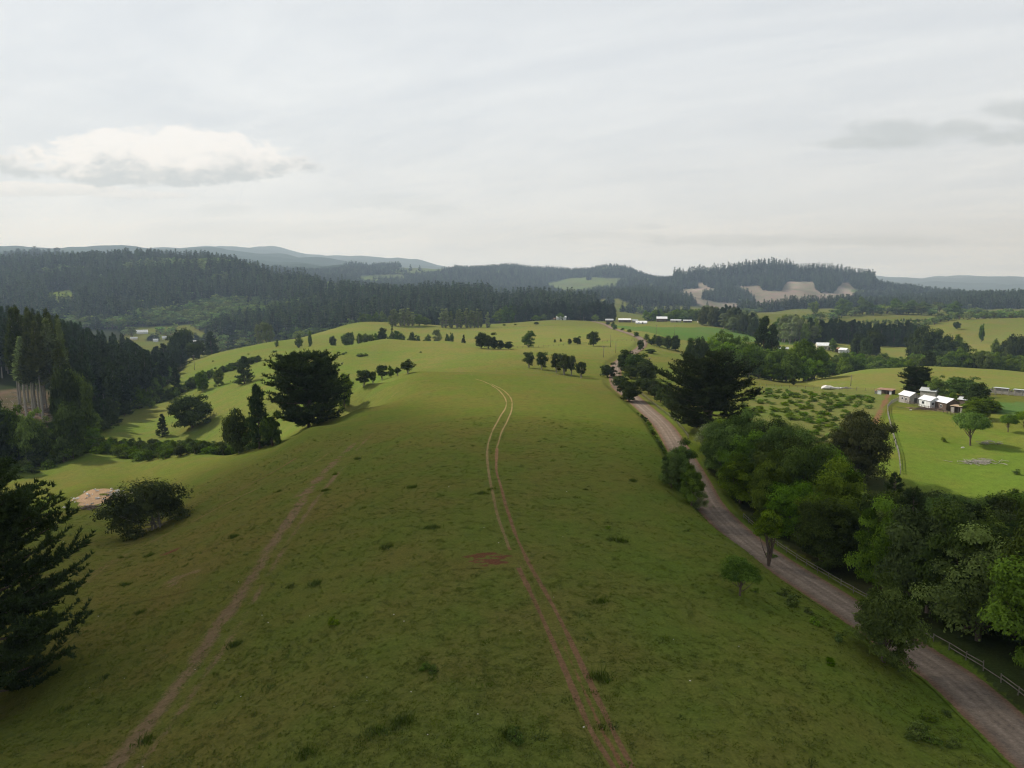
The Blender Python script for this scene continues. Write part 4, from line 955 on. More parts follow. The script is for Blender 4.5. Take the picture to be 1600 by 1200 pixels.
def top_line(pts, lo, hi):
    pu = [p[0] for p in pts]; pv = [p[1] for p in pts]
    def f(x, y, z, h):
        u = 800+F*x/(y*cp-(z-CAMZ)*sp_); vt = np.interp(u, pu, pv); lim = CAMZ+y*s_of(vt)-z
        return float(np.clip(min(h, lim), lo, hi))
    return f
woodtop = top_line([(1100, 680), (1130, 645), (1170, 636), (1200, 650), (1240, 676), (1290, 700), (1315, 735), (1330, 790), (1350, 800), (1380, 770), (1420, 760), (1470, 775), (1530, 785), (1560, 765), (1700, 760)], 4.5, 21)
_ro = np.argsort(ROAD[:, 1]); east = lambda X, Y: X > np.interp(Y, ROAD[_ro, 1], ROAD[_ro, 0])
woodmask = lambda X, Y: east(X, Y) & (dist_poly(X, Y, ROAD)[0] > 7.0) & ~((np.abs(proj(X, Y, H(X, Y))[0]-1338) < 26) & (Y > 96) & (Y < 175))
cnt['wood1'] = scatter([(1085, 138, 168), (1110, 124, 170), (1170, 110, 165), (1230, 98, 158), (1300, 88, 150), (1335, 84, 125)], 6.2, ['near_tree', 'near_tree', 'near_tree', 'near_tree', 'near_dark'], (10, 18), (8, 12), wood_label, GR, seed=5, mask=woodmask, htop=woodtop)
cnt['wood2'] = scatter([(1335, 84, 125), (1400, 74, 118), (1500, 58, 116), (1600, 50, 116), (1900, 44, 116)], 5.8, ['near_tree', 'near_tree', 'near_pine', 'near_pine', 'near_dark'], (13, 21), (8, 12), wood_label, GR, seed=8, mask=woodmask, htop=woodtop)
# left pine stand and the trees below it
cnt['stand'] = scatter([(-140, 345, 470), (0, 352, 520), (100, 345, 560), (180, 372, 600), (235, 430, 640), (290, 560, 690)], 9.5, ['plantation_pine'], (23, 31), (7, 9.5), 'dark pine in the dense stand covering the left hillside', 'pines of the dense left stand', seed=11,
   mask=lambda X, Y: ~((proj(X, Y, H(X, Y))[0] < 95) & (Y < 410)) , htop=top_line([(-100, 470), (0, 470), (60, 466), (110, 478), (150, 500), (190, 520), (230, 548), (330, 560)], 12, 33), maxn=165)
cnt['bare'] = scatter([(18, 338, 374), (60, 336, 374), (98, 338, 370)], 6.0, ['bare_trunk_pine'], (36, 51), (6, 11), 'tall pale-trunked tree with a high thin crown at the front of the left stand', 'pale-trunked trees before the left stand', seed=13)
cnt['leftlow'] = scatter([(-60, 262, 300), (20, 250, 272), (60, 258, 280), (92, 262, 290), (110, 268, 340), (160, 330, 380), (200, 395, 430), (250, 445, 520), (262, 520, 560)], 8, ['tree', 'tree', 'light_tree', 'dark_tree', 'open_conifer'], (6, 15), (6, 9.5), 'leafy tree on the lower edge of the left pine stand', 'trees on the lower edge of the left stand', seed=17)
for u, Y, vt, w, k in [(108, 285, 565, 46, 'dark_tree'), (124, 300, 575, 44, 'tree'), (96, 268, 622, 44, 'open_conifer'), (112, 262, 625, 46, 'dark_tree'), (20, 262, 632, 50, 'tree'), (44, 262, 640, 44, 'light_tree'), (66, 275, 650, 34, 'tree'), (2, 270, 620, 40, 'dark_tree'), (-10, 255, 610, 60, 'open_conifer')]:
    T(k, u, 690, vt, w, 'tall tree in the front rank below the left stand', Y=Y, group='front rank of trees below the left stand')
# scrub and hedges in the valley fields
cnt['scrub'] = scatter([(120, 268, 290), (170, 262, 292), (250, 245, 300), (330, 240, 290), (400, 232, 262)], 3.9, ['shrub', 'shrub', 'mid_bush'], (2.0, 4.4), (3.2, 5.6), 'low rounded shrub in the scrub strip between the left fields', 'shrubs of the scrub strip', cat='shrub', seed=19, name='shrub')
cnt['scrub2'] = scatter([(-60, 235, 262), (0, 240, 262), (60, 252, 272), (120, 264, 280)], 4.6, ['shrub', 'mid_bush'], (2.0, 4.2), (3.2, 5.6), 'low shrub at the bottom of the left slope', 'shrubs at the bottom left', cat='shrub', seed=20, name='shrub')
cnt['hedge'] = scatter([(170, 398, 412), (230, 402, 420), (280, 418, 445), (330, 455, 470), (405, 468, 480)], 4.2, ['shrub', 'mid_bush'], (2.0, 5.2), (3.6, 6), 'shrub in the hedge between the two valley fields', 'shrubs of the valley hedge', cat='shrub', seed=23, name='shrub')
# hedge along west edge of road
cnt['verge'] = 0
rr_ = random.Random(4)
for i in range(0, len(ROAD), 1):
    x, y = ROAD[i]
    if 120 < y < 215 and rr_.random() < .75:
        tx, ty = ROAD[min(i+1, len(ROAD)-1)]-ROAD[i-1]; l = math.hypot(tx, ty); nx, ny = -ty/l, tx/l
        if nx > 0: nx, ny = -nx, -ny
        o = rr_.uniform(4.0, 4.8); px_, py_ = x+nx*o, y+ny*o; s_ = rr_.uniform(.5, 1.3)
        plant('mid_bush', px_, py_, float(H(px_, py_)), s_, s_*1.6, 'low bush on the bank at the west edge of the road', 'bush', 'bushes on the west road bank', name='bush'); cnt['verge'] += 1
# young plantation
cnt['young'] = scatter([(1165, 178, 262), (1200, 172, 285), (1250, 172, 285), (1300, 172, 270), (1345, 175, 262), (1372, 215, 255)], 4.5, ['small_shrub'], (.7, 1.6), (1.8, 3.6), 'young bush in the plantation on the slope right of the large pine', 'young bushes of the plantation', cat='bush', seed=29, name='bush', jit=.48, mask=lambda X, Y: fbm(X/9, Y/9, 44, 2) > -.14)
# band of trees behind the yellow field
BL = {k: 'tree in the leafy band behind the yellow-green field' for k in ('tree', 'light_tree', 'dark_tree', 'open_conifer', 'far_tree')}
cnt['band'] = scatter([(1290, 436, 492), (1330, 446, 520), (1400, 452, 540), (1480, 452, 560), (1560, 452, 560), (1700, 450, 560)], 9.8, ['tree', 'tree', 'light_tree', 'tree', 'dark_tree'], (9, 15), (8, 12), BL, 'trees of the band behind the yellow field', seed=31,
   htop=top_line([(1290, 560), (1330, 545), (1380, 533), (1420, 530), (1460, 524), (1500, 520), (1540, 520), (1600, 515), (1700, 515)], 7, 22), maxn=75)
for u, Y, vt, w, k in [(1440, 560, 506, 34, 'dark_tree'), (1458, 560, 512, 30, 'dark_tree'), (1478, 540, 512, 34, 'dark_tree'), (1500, 560, 522, 26, 'tree'), (1585, 540, 520, 34, 'dark_tree'), (1605, 540, 521, 34, 'dark_tree'), (1560, 550, 529, 20, 'tree'), (1425, 590, 512, 22, 'dark_tree')]:
    T(k, u, 545, vt, w, 'taller tree standing above the leafy band', Y=Y, group='taller trees above the leafy band')
cnt['dkcon'] = scatter([(1275, 690, 730), (1330, 700, 760), (1400, 700, 760), (1435, 690, 740)], 10, ['open_conifer'], (17, 24), (9, 12), 'dark conifer in the block right above the small farm', 'dark conifers above the small farm', seed=33)
cnt['grove2'] = scatter([(1212, 660, 700), (1240, 640, 700), (1282, 650, 690)], 10, ['open_conifer', 'grey_tree', 'tree'], (16, 27), (9, 12), 'tall mixed tree in the grove left of the small farm', 'mixed grove left of the small farm', seed=34)
cnt['mid2'] = scatter([(1275, 745, 790), (1300, 760, 800), (1350, 770, 800)], 12, ['grey_tree'], (12, 17), (9, 12), 'greyish tree behind the dark conifers', 'greyish trees behind the conifers', seed=36)
cnt['r1'] = scatter([(1260, 930, 1000), (1330, 1150, 1200), (1400, 1180, 1300), (1480, 1180, 1300), (1560, 1180, 1320), (1700, 1180, 1320)], 20, ['far_tree'], (9, 17), (12, 20), 'rounded tree in the far line of trees on the right', 'far line of trees on the right', seed=37, mask=lambda X, Y: fbm(X/60, Y/60, 3, 2) > -.18, maxn=0)
cnt['r2'] = scatter([(1430, 850, 900), (1480, 930, 990), (1560, 960, 1050), (1700, 960, 1060)], 14, ['far_tree'], (6, 12), (8, 13), 'tree in the thicket beyond the far right field', 'thicket beyond the far right field', seed=38, maxn=0)
cnt['r3'] = scatter([(1340, 900, 1060), (1400, 880, 1060), (1450, 900, 1020)], 13, ['mid_bush'], (2, 4.5), (3, 6), 'small bush dotted over the pale far plantation', 'bushes of the far plantation', cat='bush', seed=39, name='bush', maxn=0)
for u, Y, vt, w in [(1318, 1180, 466, 24), (1348, 1180, 463, 20), (1400, 1200, 466, 26), (1420, 1200, 468, 26), (1440, 1200, 471, 24), (1490, 1150, 470, 22), (1272, 1230, 470, 14), (1360, 1190, 472, 14), (1408, 1190, 472, 24)]:
    T('tree', u, 484, vt, w, 'big dark rounded tree in the far right tree line', Y=Y, group='big rounded trees of the far right line')
# farm belt and the dark trees behind it
cnt['belt1'] = scatter([(800, 965, 1040), (850, 985, 1040), (885, 990, 1040), (945, 990, 1060), (960, 1000, 1040)], 12, ['plantation_pine', 'open_conifer'], (20, 29), (10, 15), 'dark conifer in the belt behind the white barn', 'dark conifers behind the white barn', seed=41)
for u, Y, vt, w, k in [(838, 950, 492, 13, 'light_tree'), (850, 955, 490, 12, 'light_tree'), (876, 960, 488, 13, 'light_tree'), (795, 900, 477, 20, 'tree'), (780, 920, 482, 18, 'tree'), (930, 960, 491, 12, 'light_tree'), (860, 950, 486, 12, 'dark_tree')]:
    T(k, u, 502, vt, w, 'green tree around the white barn', Y=Y, group='green trees around the white barn')
cnt['belt2'] = scatter([(1010, 960, 1060), (1060, 950, 1060), (1120, 930, 1040), (1165, 900, 1000)], 13, ['light_tree', 'tree', 'dark_tree'], (9, 17), (10, 15), 'leafy tree behind the far row of farm buildings', 'leafy trees behind the far farm row', seed=43)
cnt['belt3'] = scatter([(1095, 830, 900), (1120, 800, 900), (1160, 740, 850), (1180, 720, 820)], 12, ['brown_tree', 'open_conifer', 'grey_tree'], (15, 25), (10, 14), 'brownish or dark tall tree right of the far farm row', 'tall trees right of the far farm row', seed=44)
def valley_mask(X, Y):
    u, v = proj(X, Y, H(X, Y)); k = fbm(X/70, Y/70, 8, 2) > -.12
    for hu, hY in ((222, 1150), (209, 1070), (243, 1060), (257, 1090), (300, 1040), (314, 960)): k &= ~((np.abs(u-hu) < 11) & (Y < hY+15))
    return k
cnt['near_pop'] = scatter([(660, 905, 960), (720, 905, 960), (745, 905, 950)], 9, ['plantation_pine'], (17, 23), (9, 11), 'dark pine in the block behind the poplar line', 'dark pines behind the poplars', seed=46)
cnt['valleyfarm'] = scatter([(190, 980, 1160), (330, 880, 1160), (420, 860, 1050), (520, 900, 1000)], 21, ['far_tree', 'far_tree', 'far_conifer'], (8, 16), (10, 16), 'tree around the farm buildings on the valley floor', 'trees around the valley farm', seed=47, mask=valley_mask, maxn=0)
print('counts', cnt, sum(cnt.values()))

# ------------------------------------------------------------------ wooded hills: past a few hundred trees one mass
def gn_scatter(name, pts, scl, rotz, idx, protos, label):
    me = bpy.data.meshes.new(name); me.vertices.add(len(pts)); me.vertices.foreach_set('co', np.asarray(pts, np.float32).ravel())
    a_ = me.attributes.new('sc', 'FLOAT_VECTOR', 'POINT'); a_.data.foreach_set('vector', np.asarray(scl, np.float32).ravel())
    a_ = me.attributes.new('rz', 'FLOAT_VECTOR', 'POINT'); rv = np.zeros((len(pts), 3), np.float32); rv[:, 2] = rotz; a_.data.foreach_set('vector', rv.ravel())
    a_ = me.attributes.new('ix', 'INT', 'POINT'); a_.data.foreach_set('value', np.asarray(idx, np.int32))
    me.update(); o = link(bpy.data.objects.new(name, me))
    ng = bpy.data.node_groups.new(name, 'GeometryNodeTree')
    ng.interface.new_socket('Geometry', in_out='INPUT', socket_type='NodeSocketGeometry'); ng.interface.new_socket('Geometry', in_out='OUTPUT', socket_type='NodeSocketGeometry')
    N = ng.nodes; gi = N.new('NodeGroupInput'); go = N.new('NodeGroupOutput'); jn = N.new('GeometryNodeJoinGeometry')
    for pm in reversed(protos):
        po = bpy.data.objects.new(name+'_source', pm); oi = N.new('GeometryNodeObjectInfo'); oi.inputs['Object'].default_value = po; oi.inputs['As Instance'].default_value = True
        ng.links.new(oi.outputs['Geometry'], jn.inputs[0])
    ip = N.new('GeometryNodeInstanceOnPoints'); ip.inputs['Pick Instance'].default_value = True
    def na(nm, dt):
        q = N.new('GeometryNodeInputNamedAttribute'); q.data_type = dt; q.inputs['Name'].default_value = nm; return q.outputs['Attribute']
    L = ng.links; L.new(gi.outputs[0], ip.inputs['Points']); L.new(jn.outputs[0], ip.inputs['Instance']); L.new(na('ix', 'INT'), ip.inputs['Instance Index'])
    L.new(na('rz', 'FLOAT_VECTOR'), ip.inputs['Rotation']); L.new(na('sc', 'FLOAT_VECTOR'), ip.inputs['Scale']); L.new(ip.outputs[0], go.inputs[0])
    md = o.modifiers.new('scatter', 'NODES'); md.node_group = ng
    return tag(o, label, kind='stuff')
def rest_mass():
    keys = sorted({(k, v % len(_K[k])) for k, v, *_ in REST}); P = []; S = []; Rz = []; Ix = []
    protos = []
    for k, v in keys:
        d = _K[k][v]; protos.append(d.get('one') or d.setdefault('one', joined('tree', d)))
    for k, v, x, y, z, h, w_, rz_ in REST:
        d = _K[k][v % len(_K[k])]; P.append((x, y, z-.2)); S.append((w_/d['W'], w_/d['W'], h/d['H'])); Rz.append(rz_); Ix.append(keys.index((k, v % len(_K[k]))))
    print('rest', len(P)); gn_scatter('far_woodland', P, S, Rz, Ix, protos, 'far trees and thickets between the fields')
rest_mass()
def forest(name, prof, spacing, label, hs=1., ws=1., seed=1, mask=None, decid=.0, protos=None, hmin=.7, hmax=1.15):
    X, Y, Z = zone_pts(prof, spacing, .45, seed, mask); r = np.random.default_rng(seed); n = len(X)
    dmap = fbm(X/170, Y/170, seed, 3)+r.normal(0, .12, n)
    dec = fbm(X/260+3, Y/260, seed+9, 2)+r.normal(0, .10, n)+.35*fbm(X/70, Y/70, seed+2, 2) > (.42-decid)
    con = [d['one'] for d in _K['far_conifer']]; brd = [d['one'] for d in _K['far_tree']]
    idx = np.where(dec, 4+r.integers(0, 3, n), r.integers(0, 4, n))
    s = r.uniform(hmin, hmax, n)*hs*(1+.35*fbm(X/90, Y/90, seed+3, 2)); w = r.uniform(.8, 1.25, n)*ws
    w = np.where(dec, w*1.0, w)
    print(name, n)
    return gn_scatter(name, np.stack([X, Y, Z-.4], 1), np.stack([w, w, s], 1), r.uniform(0, 6.28, n), idx, con+brd, label)
def zone_mask(P, y0, y1, inv=False):
    def f(X, Y):
        u, v = proj(X, Y, H(X, Y)); k = in_poly(u, v, P) & (Y > y0) & (Y < y1); return ~k if inv else k
    return f
def grassy(X, Y):
    """True where the ground is not one of the open zones"""
    u, v = proj(X, Y, H(X, Y)); wx = fbm(X/(6+Y*.03), Y/(6+Y*.03), 91, 3); u = u+wx*14
    k = np.ones(len(X), bool)
    for P, y0, y1, c in ZONES:
        if c in (PAST, CLEAR, HILLG, LUSH): k &= ~(in_poly(u, v, P) & (Y > y0) & (Y < y1))
    return k
def grassy3(X, Y):
    k = grassy(X, Y); return k | (fbm(X/130, Y/200, 63, 3) > .24)
def grassy2(X, Y):
    k = grassy(X, Y); return k | (fbm(X/50, Y/50, 61, 3) > .42)
forest('hill_forest', [(-260, 1130, 2150), (0, 1130, 2150), (190, 1160, 2150), (340, 1060, 2100), (450, 1000, 1950), (520, 960, 1850), (600, 960, 1800), (700, 985, 1850), (760, 1060, 1850), (860, 1060, 1850), (905, 1120, 1750), (930, 1250, 1600)], 10.5, 'dense dark pine forest covering the long wooded hill', seed=3, mask=grassy2, decid=.46, ws=1.5, hs=1.12, hmin=.6, hmax=1.25)
forest('saddle_woods', [(925, 1250, 2300), (960, 1500, 2400), (1080, 1650, 2300), (1110, 1650, 1950), (1180, 1650, 1760), (1290, 1640, 1740), (1340, 1650, 2300), (1700, 1600, 2350)], 13, 'dark woods on the slopes behind the farms', seed=4, mask=grassy2, ws=1.3, decid=.12)
forest('ridge_forest', [(-300, 2250, 2750), (100, 2250, 2850), (300, 2250, 2800), (520, 2150, 3500), (620, 2300, 4100), (760, 2300, 4200), (980, 2300, 4000), (1060, 2350, 3200), (1200, 2300, 3250), (1330, 2300, 3150), (1450, 2300, 2900), (1700, 2300, 2700)], 17, 'hazy pine forest on the farther ridges', seed=5, mask=grassy3, ws=1.8, hs=1.0, decid=.1)
# trees on the cliff top of the clear-felled hill stand taller
forest('hilltop_forest', [(1050, 2850, 3050), (1100, 2920, 3080), (1330, 2920, 3080), (1360, 2700, 3000)], 15, 'tall pine stand left on top of the clear-felled hill', seed=6, ws=2.0, hs=1.95, hmin=.75, hmax=1.3)
forest('crest_trees', [(-20, 2680, 2720), (40, 2660, 2740), (85, 2660, 2740), (112, 2680, 2720)], 26, 'big dark trees standing on the far left skyline', seed=15, ws=3.2, hs=1.55)
for i_, pf in enumerate(([(1175, 2900, 2950), (1190, 2620, 2950), (1215, 2620, 2950), (1228, 2900, 2950)], [(1262, 2880, 2950), (1275, 2600, 2950), (1300, 2600, 2950), (1312, 2900, 2950)])):
    forest('slope_forest', pf, 14, ('left', 'right')[i_]+' tongue of pines running down the clear-felled hill', seed=26+i_, ws=1.5, hs=1.2)
forest('gully_forest', [(1095, 2350, 2480), (1120, 2380, 2620), (1150, 2380, 2650), (1180, 2350, 2400)], 14, 'pines left standing in the gully of the clear-felled hill', seed=7, ws=1.4, hs=1.1)

# ------------------------------------------------------------------ building materials
def plain(name, col, rough=.8, var=.25, scale=1.5, metal=0.0, strch=(1, 1, 1)):
    m, t = new_mat(name); pos = t.n('ShaderNodeTexCoord').outputs['Object']
    v = t.n('ShaderNodeVectorMath', {0: pos, 1: strch}, operation='MULTIPLY').outputs[0]
    nz = t.noise(v, scale, 5, .65); c = t.mix(1.0, col, t.ramp(nz, [(.3, 1-var), (.5, 1.0), (.7, 1+var*.6)]), 'MULTIPLY')
    b = t.n('ShaderNodeBsdfPrincipled', {'Base Color': c, 'Roughness': rough, 'Metallic': metal}); t.n('ShaderNodeOutputMaterial', {0: b.outputs[0]}); return m
W_white = plain('white_boards', (.62, .64, .64), strch=(1, 1, .3)); W_grey = plain('weathered_boards', (.30, .28, .26), var=.4, strch=(3, 3, .3)); W_brown = plain('dark_boards', (.10, .07, .05), var=.4, strch=(3, 3, .3))
W_cream = plain('cream_wall', (.55, .50, .40)); R_white = plain('galvanised_roof', (.76, .77, .78), .55, .28, 1.3, strch=(1, .3, 1)); R_grey = plain('grey_roof', (.45, .47, .48), .6, .2); R_rust = plain('rusty_roof', (.30, .17, .11), .7, .35)
G_glass = plain('window_glass', (.03, .035, .04), .15, .1); D_dark = plain('dark_doorway', (.05, .045, .04), .9); F_wood = plain('fence_wood', (.15, .13, .11), .9, .4, 3); F_pale = plain('pale_fence_wood', (.24, .225, .195), .9, .35, 3)
P_wood = plain('pole_wood', (.17, .14, .115), .9, .3, 3); S_stone = plain('stone', (.42, .39, .35), .95, .35, 2); S_white = plain('pale_stone', (.62, .60, .56), .95, .2); T_thatch = plain('thatch', (.40, .30, .20), .95, .4, 4); C_tarp = plain('pale_rubble', (.55, .40, .28), .95, .4)

def house(name, x, y, z, L, Wd, hw, hr, rz, wall, roof, label, cat, doors=(), windows=(), chimney=False, over=.3, gable_mat=None):
    """long axis along local x, gables at the x ends; doors/windows = (face, along, bottom, w, h), faces: f -y, b +y, l -x, r +x"""
    o = empty(name, (x, y, z-.25), rz); tag(o, label, cat)
    b = MB(); hl, hd = L/2, Wd/2; top = hw+.25
    b.add([(-hl, -hd, 0), (hl, -hd, 0), (hl, hd, 0), (-hl, hd, 0), (-hl, -hd, top), (hl, -hd, top), (hl, hd, top), (-hl, hd, top), (-hl, 0, top+hr), (hl, 0, top+hr)],
          [(0, 1, 5, 4), (2, 3, 7, 6), (1, 2, 6, 9, 5), (3, 0, 4, 8, 7), (4, 5, 9, 8), (6, 7, 8, 9), (3, 2, 1, 0)])
    b.build('wall', wall, o)
    # corrugated roof: two sheets with ribs
    rb = MB(); sl = math.hypot(hd, hr); n = max(6, int(L/.35)); e = over
    for sgn in (-1, 1):
        for i in range(n):
            x0 = -hl-e+(L+2*e)*i/n; x1 = -hl-e+(L+2*e)*(i+1)/n; xm = (x0+x1)/2; dz = .05
            ye = sgn*(hd+e); ze = top-e*hr/hd+.06; zr = top+hr+.06
            P = [(x0, ye, ze), (xm, ye, ze+dz), (x1, ye, ze), (x0, 0, zr), (xm, 0, zr+dz), (x1, 0, zr)]
            F_ = [(0, 1, 4, 3), (1, 2, 5, 4)] if sgn < 0 else [(1, 0, 3, 4), (2, 1, 4, 5)]
            rb.add(P, F_)
    r_ = rb.build('roof', roof, o)
    MB().box((0, 0, top+hr+.13), (L+2*e, .22, .06)).build('ridge_cap', roof, r_)
    if chimney: MB().bar((hl*.3, .35, top+hr*.6), (hl*.3, .35, top+hr+.8), .12, n=8).build('chimney', R_grey, r_)
    def face(fc, al, bt, w_, h_, t_):
        return {'f': ((al, -hd-t_/2, bt+h_/2+.25), (w_, t_, h_)), 'b': ((al, hd+t_/2, bt+h_/2+.25), (w_, t_, h_)), 'l': ((-hl-t_/2, al, bt+h_/2+.25), (t_, w_, h_)), 'r': ((hl+t_/2, al, bt+h_/2+.25), (t_, w_, h_))}[fc]
    for fc, al, bt, w_, h_ in windows:
        c_, d_ = face(fc, al, bt, w_, h_, .05); fr = MB().box(c_, d_).build('window', R_white if wall is not W_white else R_grey, o)
        c_, d_ = face(fc, al, bt+.08, w_-.16, h_-.16, .07); MB().box(c_, d_).build('pane', G_glass, fr)
    for fc, al, bt, w_, h_ in doors:
        c_, d_ = face(fc, al, bt, w_, h_, .05); MB().box(c_, d_).build('door', D_dark, o)
    return o
def view_rz(x, y, phi): return -math.atan2(x, y)+R_(phi)
def house_px(name, u, v, Wpx, Dr, hwpx, hrpx, phi, wall, roof, label, cat='building', ymin=0, Y=None, **kw):
    """Wpx: long side in photo pixels at this distance; Dr: depth as share of the length"""
    p = gp(u, Y, v) if Y else at(u, v, ymin); k = depth(p)/F
    return house(name, *p, Wpx*k, Wpx*k*Dr, hwpx*k, hrpx*k, view_rz(p[0], p[1], phi), wall, roof, label, cat, **kw)
# farm sheds by the bright field
house_px('farm_shed', 1420, 629, 24, .72, 12, 5, -52, W_grey, R_white, 'grey wooden shed with bright metal roof, first of the farm row', windows=[('l', 0, 1.0, 1.0, .8), ('f', -.8, 1.0, .9, .8), ('f', 1.0, 1.0, .9, .8)], doors=[('r', .4, 0, 1.0, 1.9)])
house_px('farm_house', 1452, 636, 24, .75, 12, 5, -50, W_white, R_white, 'white-walled farmhouse with pale metal roof in the middle of the farm row', windows=[('f', -.6, 1.0, 1.0, .9), ('r', -.9, 1.0, .7, .9)], doors=[('r', .5, 0, .9, 1.9)])
house_px('farm_shed', 1452, 621, 22, .7, 11, 4, -20, W_grey, R_grey, 'pale-roofed shed half hidden behind the white farmhouse')
house_px('farm_barn', 1477, 640, 29, .8, 13, 6, -48, W_brown, R_white, 'dark brown barn with pale roof right of the white farmhouse', doors=[('r', 0, 0, 1.6, 2.0)], windows=[('f', .8, 1.0, .9, .8)])
def open_shed(u, v, wpx, hpx, label, thatch=False, phi=-20, Dr=.6):
    x, y, z = at(u, v); k = depth((x, y, z))/F; w_, h_ = wpx*k, hpx*k; d_ = w_*Dr
    o = empty('open_shed', (x, y, z-.1), view_rz(x, y, phi)); tag(o, label, 'shed')
    for i in range(4):
        for sy in (-1, 1):
            a_ = -w_/2+w_*i/3; MB().bar((a_, sy*d_/2, 0), (a_, sy*d_/2, h_), .09).build('post', F_wood, o)
    MB().box((0, d_/2-.06, h_*.5), (w_, .06, h_*.95)).build('back_wall', W_brown, o)
    MB().box((-w_*.33, -d_/2-.02, h_*.45), (w_*.26, .06, h_*.85)).build('side_panel', W_white if not thatch else W_grey, o)
    MB().box((w_*.42, -d_/2-.02, h_*.45), (w_*.16, .06, h_*.85)).build('side_panel', W_white if not thatch else W_grey, o)
    rb = MB(); n = max(6, int(w_/.4))
    for i in range(n): rb.box((-w_/2-.2+(w_+.4)*(i+.5)/n, 0, h_+.12+.03*(i % 2)), ((w_+.4)/n*.98, d_+.6, .06), rx=.07)
    rb.build('roof', T_thatch if thatch else R_rust, o); return o
open_shed(1384, 616, 22, 8, 'low open-fronted shed with white panels at the top of the dirt path')
open_shed(1371, 615, 7, 5, 'tiny lean-to left of the low open-fronted shed', phi=5)
open_shed(1497, 646, 18, 12, 'open thatched lean-to at the right end of the farm row', thatch=True, phi=-30)
house_px('farm_shed', 1508, 633, 16, .7, 9, 3, -30, W_brown, R_grey, 'small grey-roofed shed behind the thatched lean-to')
# cattle yard at the right edge
x, y, z = at(1578, 617); cy_ = empty('cattle_yard', (x, y, z), view_rz(x, y, -14)); tag(cy_, 'weathered wooden cattle yard of rails and boards at the right edge of the farm', 'cattle yard')
post_me = MB().box((0, 0, .75), (.16, .16, 1.7)).mesh('post', F_pale); rail_me = MB().box((.5, 0, 0), (1, .05, .16)).mesh('rail', F_pale)
def rail_obj(me, p, q, parent, th=1.0):
    p = Vector(p); q = Vector(q); d = q-p; o = link(bpy.data.objects.new('rail', me), parent); o.location = p; o.rotation_mode = 'QUATERNION'; o.rotation_quaternion = d.to_track_quat('X', 'Z'); o.scale = (d.length, th, th); return o
for (ax, ay), (bx, by) in [((-6, -2), (6, -2)), ((-6, 2), (6, 2)), ((-6, -2), (-6, 2)), ((0, -2), (0, 2)), ((6, -2), (6, 2)), ((6, 2), (12, 3))]:
    n = int(math.hypot(bx-ax, by-ay)/2)
    for i in range(n+1):
        p = link(bpy.data.objects.new('post', post_me), cy_); p.location = (ax+(bx-ax)*i/n, ay+(by-ay)*i/n, 0); p.scale = (1.4, 1.4, random.uniform(.9, 1.3))
    for h_ in (.4, .8, 1.2): rail_obj(rail_me, (ax, ay, h_), (bx, by, h_+random.uniform(-.05, .05)), cy_, 1.5)
for sx in (-3, 3): MB().box((sx, 1.4, 1.0), (4.2, 1.6, 1.9)).build('board_stall', W_grey, cy_); MB().box((sx, 1.3, 2.05), (4.6, 2.2, .1)).build('stall_roof', R_grey, cy_)
# small farm in the right middle ground
house_px('cottage', 1287, 541, 22, .6, 6.5, 4, 12, W_cream, R_white, 'cream cottage with pale roof at the small farm', Y=600, windows=[('f', -3, .9, 1.4, 1.2), ('f', 1, .9, 1.4, 1.2)], doors=[('f', 3.6, 0, 1.2, 2.1)])
house_px('cottage', 1319, 543, 13, .7, 6, 3, -38, W_white, R_white, 'small white cottage with shallow roof right of the round tree', Y=590, doors=[('r', 0, 0, 1, 2)])
house_px('farm_shed', 1309, 541, 7, .8, 5, 2, 0, W_brown, R_rust, 'brown lean-to between the two cottages', Y=595)
house_px('farm_shed', 1224, 541, 15, .5, 4, 2.5, 8, W_brown, R_grey, 'low dark shed showing beside the grove left of the small farm', Y=590)
# far row of buildings beyond the road
for nm, u, v, L, hw, hr, ph, wl, rf, lb in [
   ('barn', 877, 502, 15, 4.5, 2, 4, W_white, R_white, 'white barn with shining roof on the far field edge'),
   ('farm_shed', 952, 502, 12, 3.4, 2, 6, W_brown, R_grey, 'small pale-roofed shed beside the start of the far road'),
   ('farm_house', 976, 502, 19, 4, 2.2, 4, W_brown, R_white, 'long brown-walled house with pale roof in the far farm row'),
   ('farm_shed', 992, 501, 9, 3, 1.6, 4, W_grey, R_grey, 'little grey shed right of the long house in the far farm row'),
   ('polytunnel', 1002, 508, 17, 2.0, 2.6, 2, W_white, R_white, 'low bright white-roofed shelter in front of the far farm row'),
   ('farm_house', 1034, 504, 16, 5, 3, 3, W_brown, R_white, 'tallest house of the far farm row with a bright roof'),
   ('farm_shed', 1056, 507, 16, 3, 1.6, -6, W_grey, R_grey, 'long low grey shed right of the tallest far house'),
   ('farm_shed', 1074, 508, 13, 2.6, 1.6, 4, W_brown, R_grey, 'low brown shed near the tall dark trees of the far row'),
   ('farm_shed', 1094, 512, 9, 2.4, 1.4, 10, W_cream, R_rust, 'small tan shed with rusty roof at the end of the far farm row'),
   ('cottage', 1094, 497, 6, 2.6, 1.5, 4, W_white, R_white, 'tiny white cottage among trees above the far farm row'),
   ('farm_shed', 864, 503, 7, 2.6, 1.4, 0, W_grey, R_rust, 'small brown shed left of the white barn')]:
    nmx = 'farm_shelter' if nm == 'polytunnel' else nm
    house_px(nmx, u, v, L, .5, hw, hr, ph, wl, rf, lb, Y=(960 if u < 900 else 925 if u < 1040 else 890) if u != 1002 else 860, doors=[('f', 1.5, 0, 1.4, 2.2)] if L > 10 else [], windows=[('f', -3, 1.0, 1.3, 1.1)] if L > 14 else [])
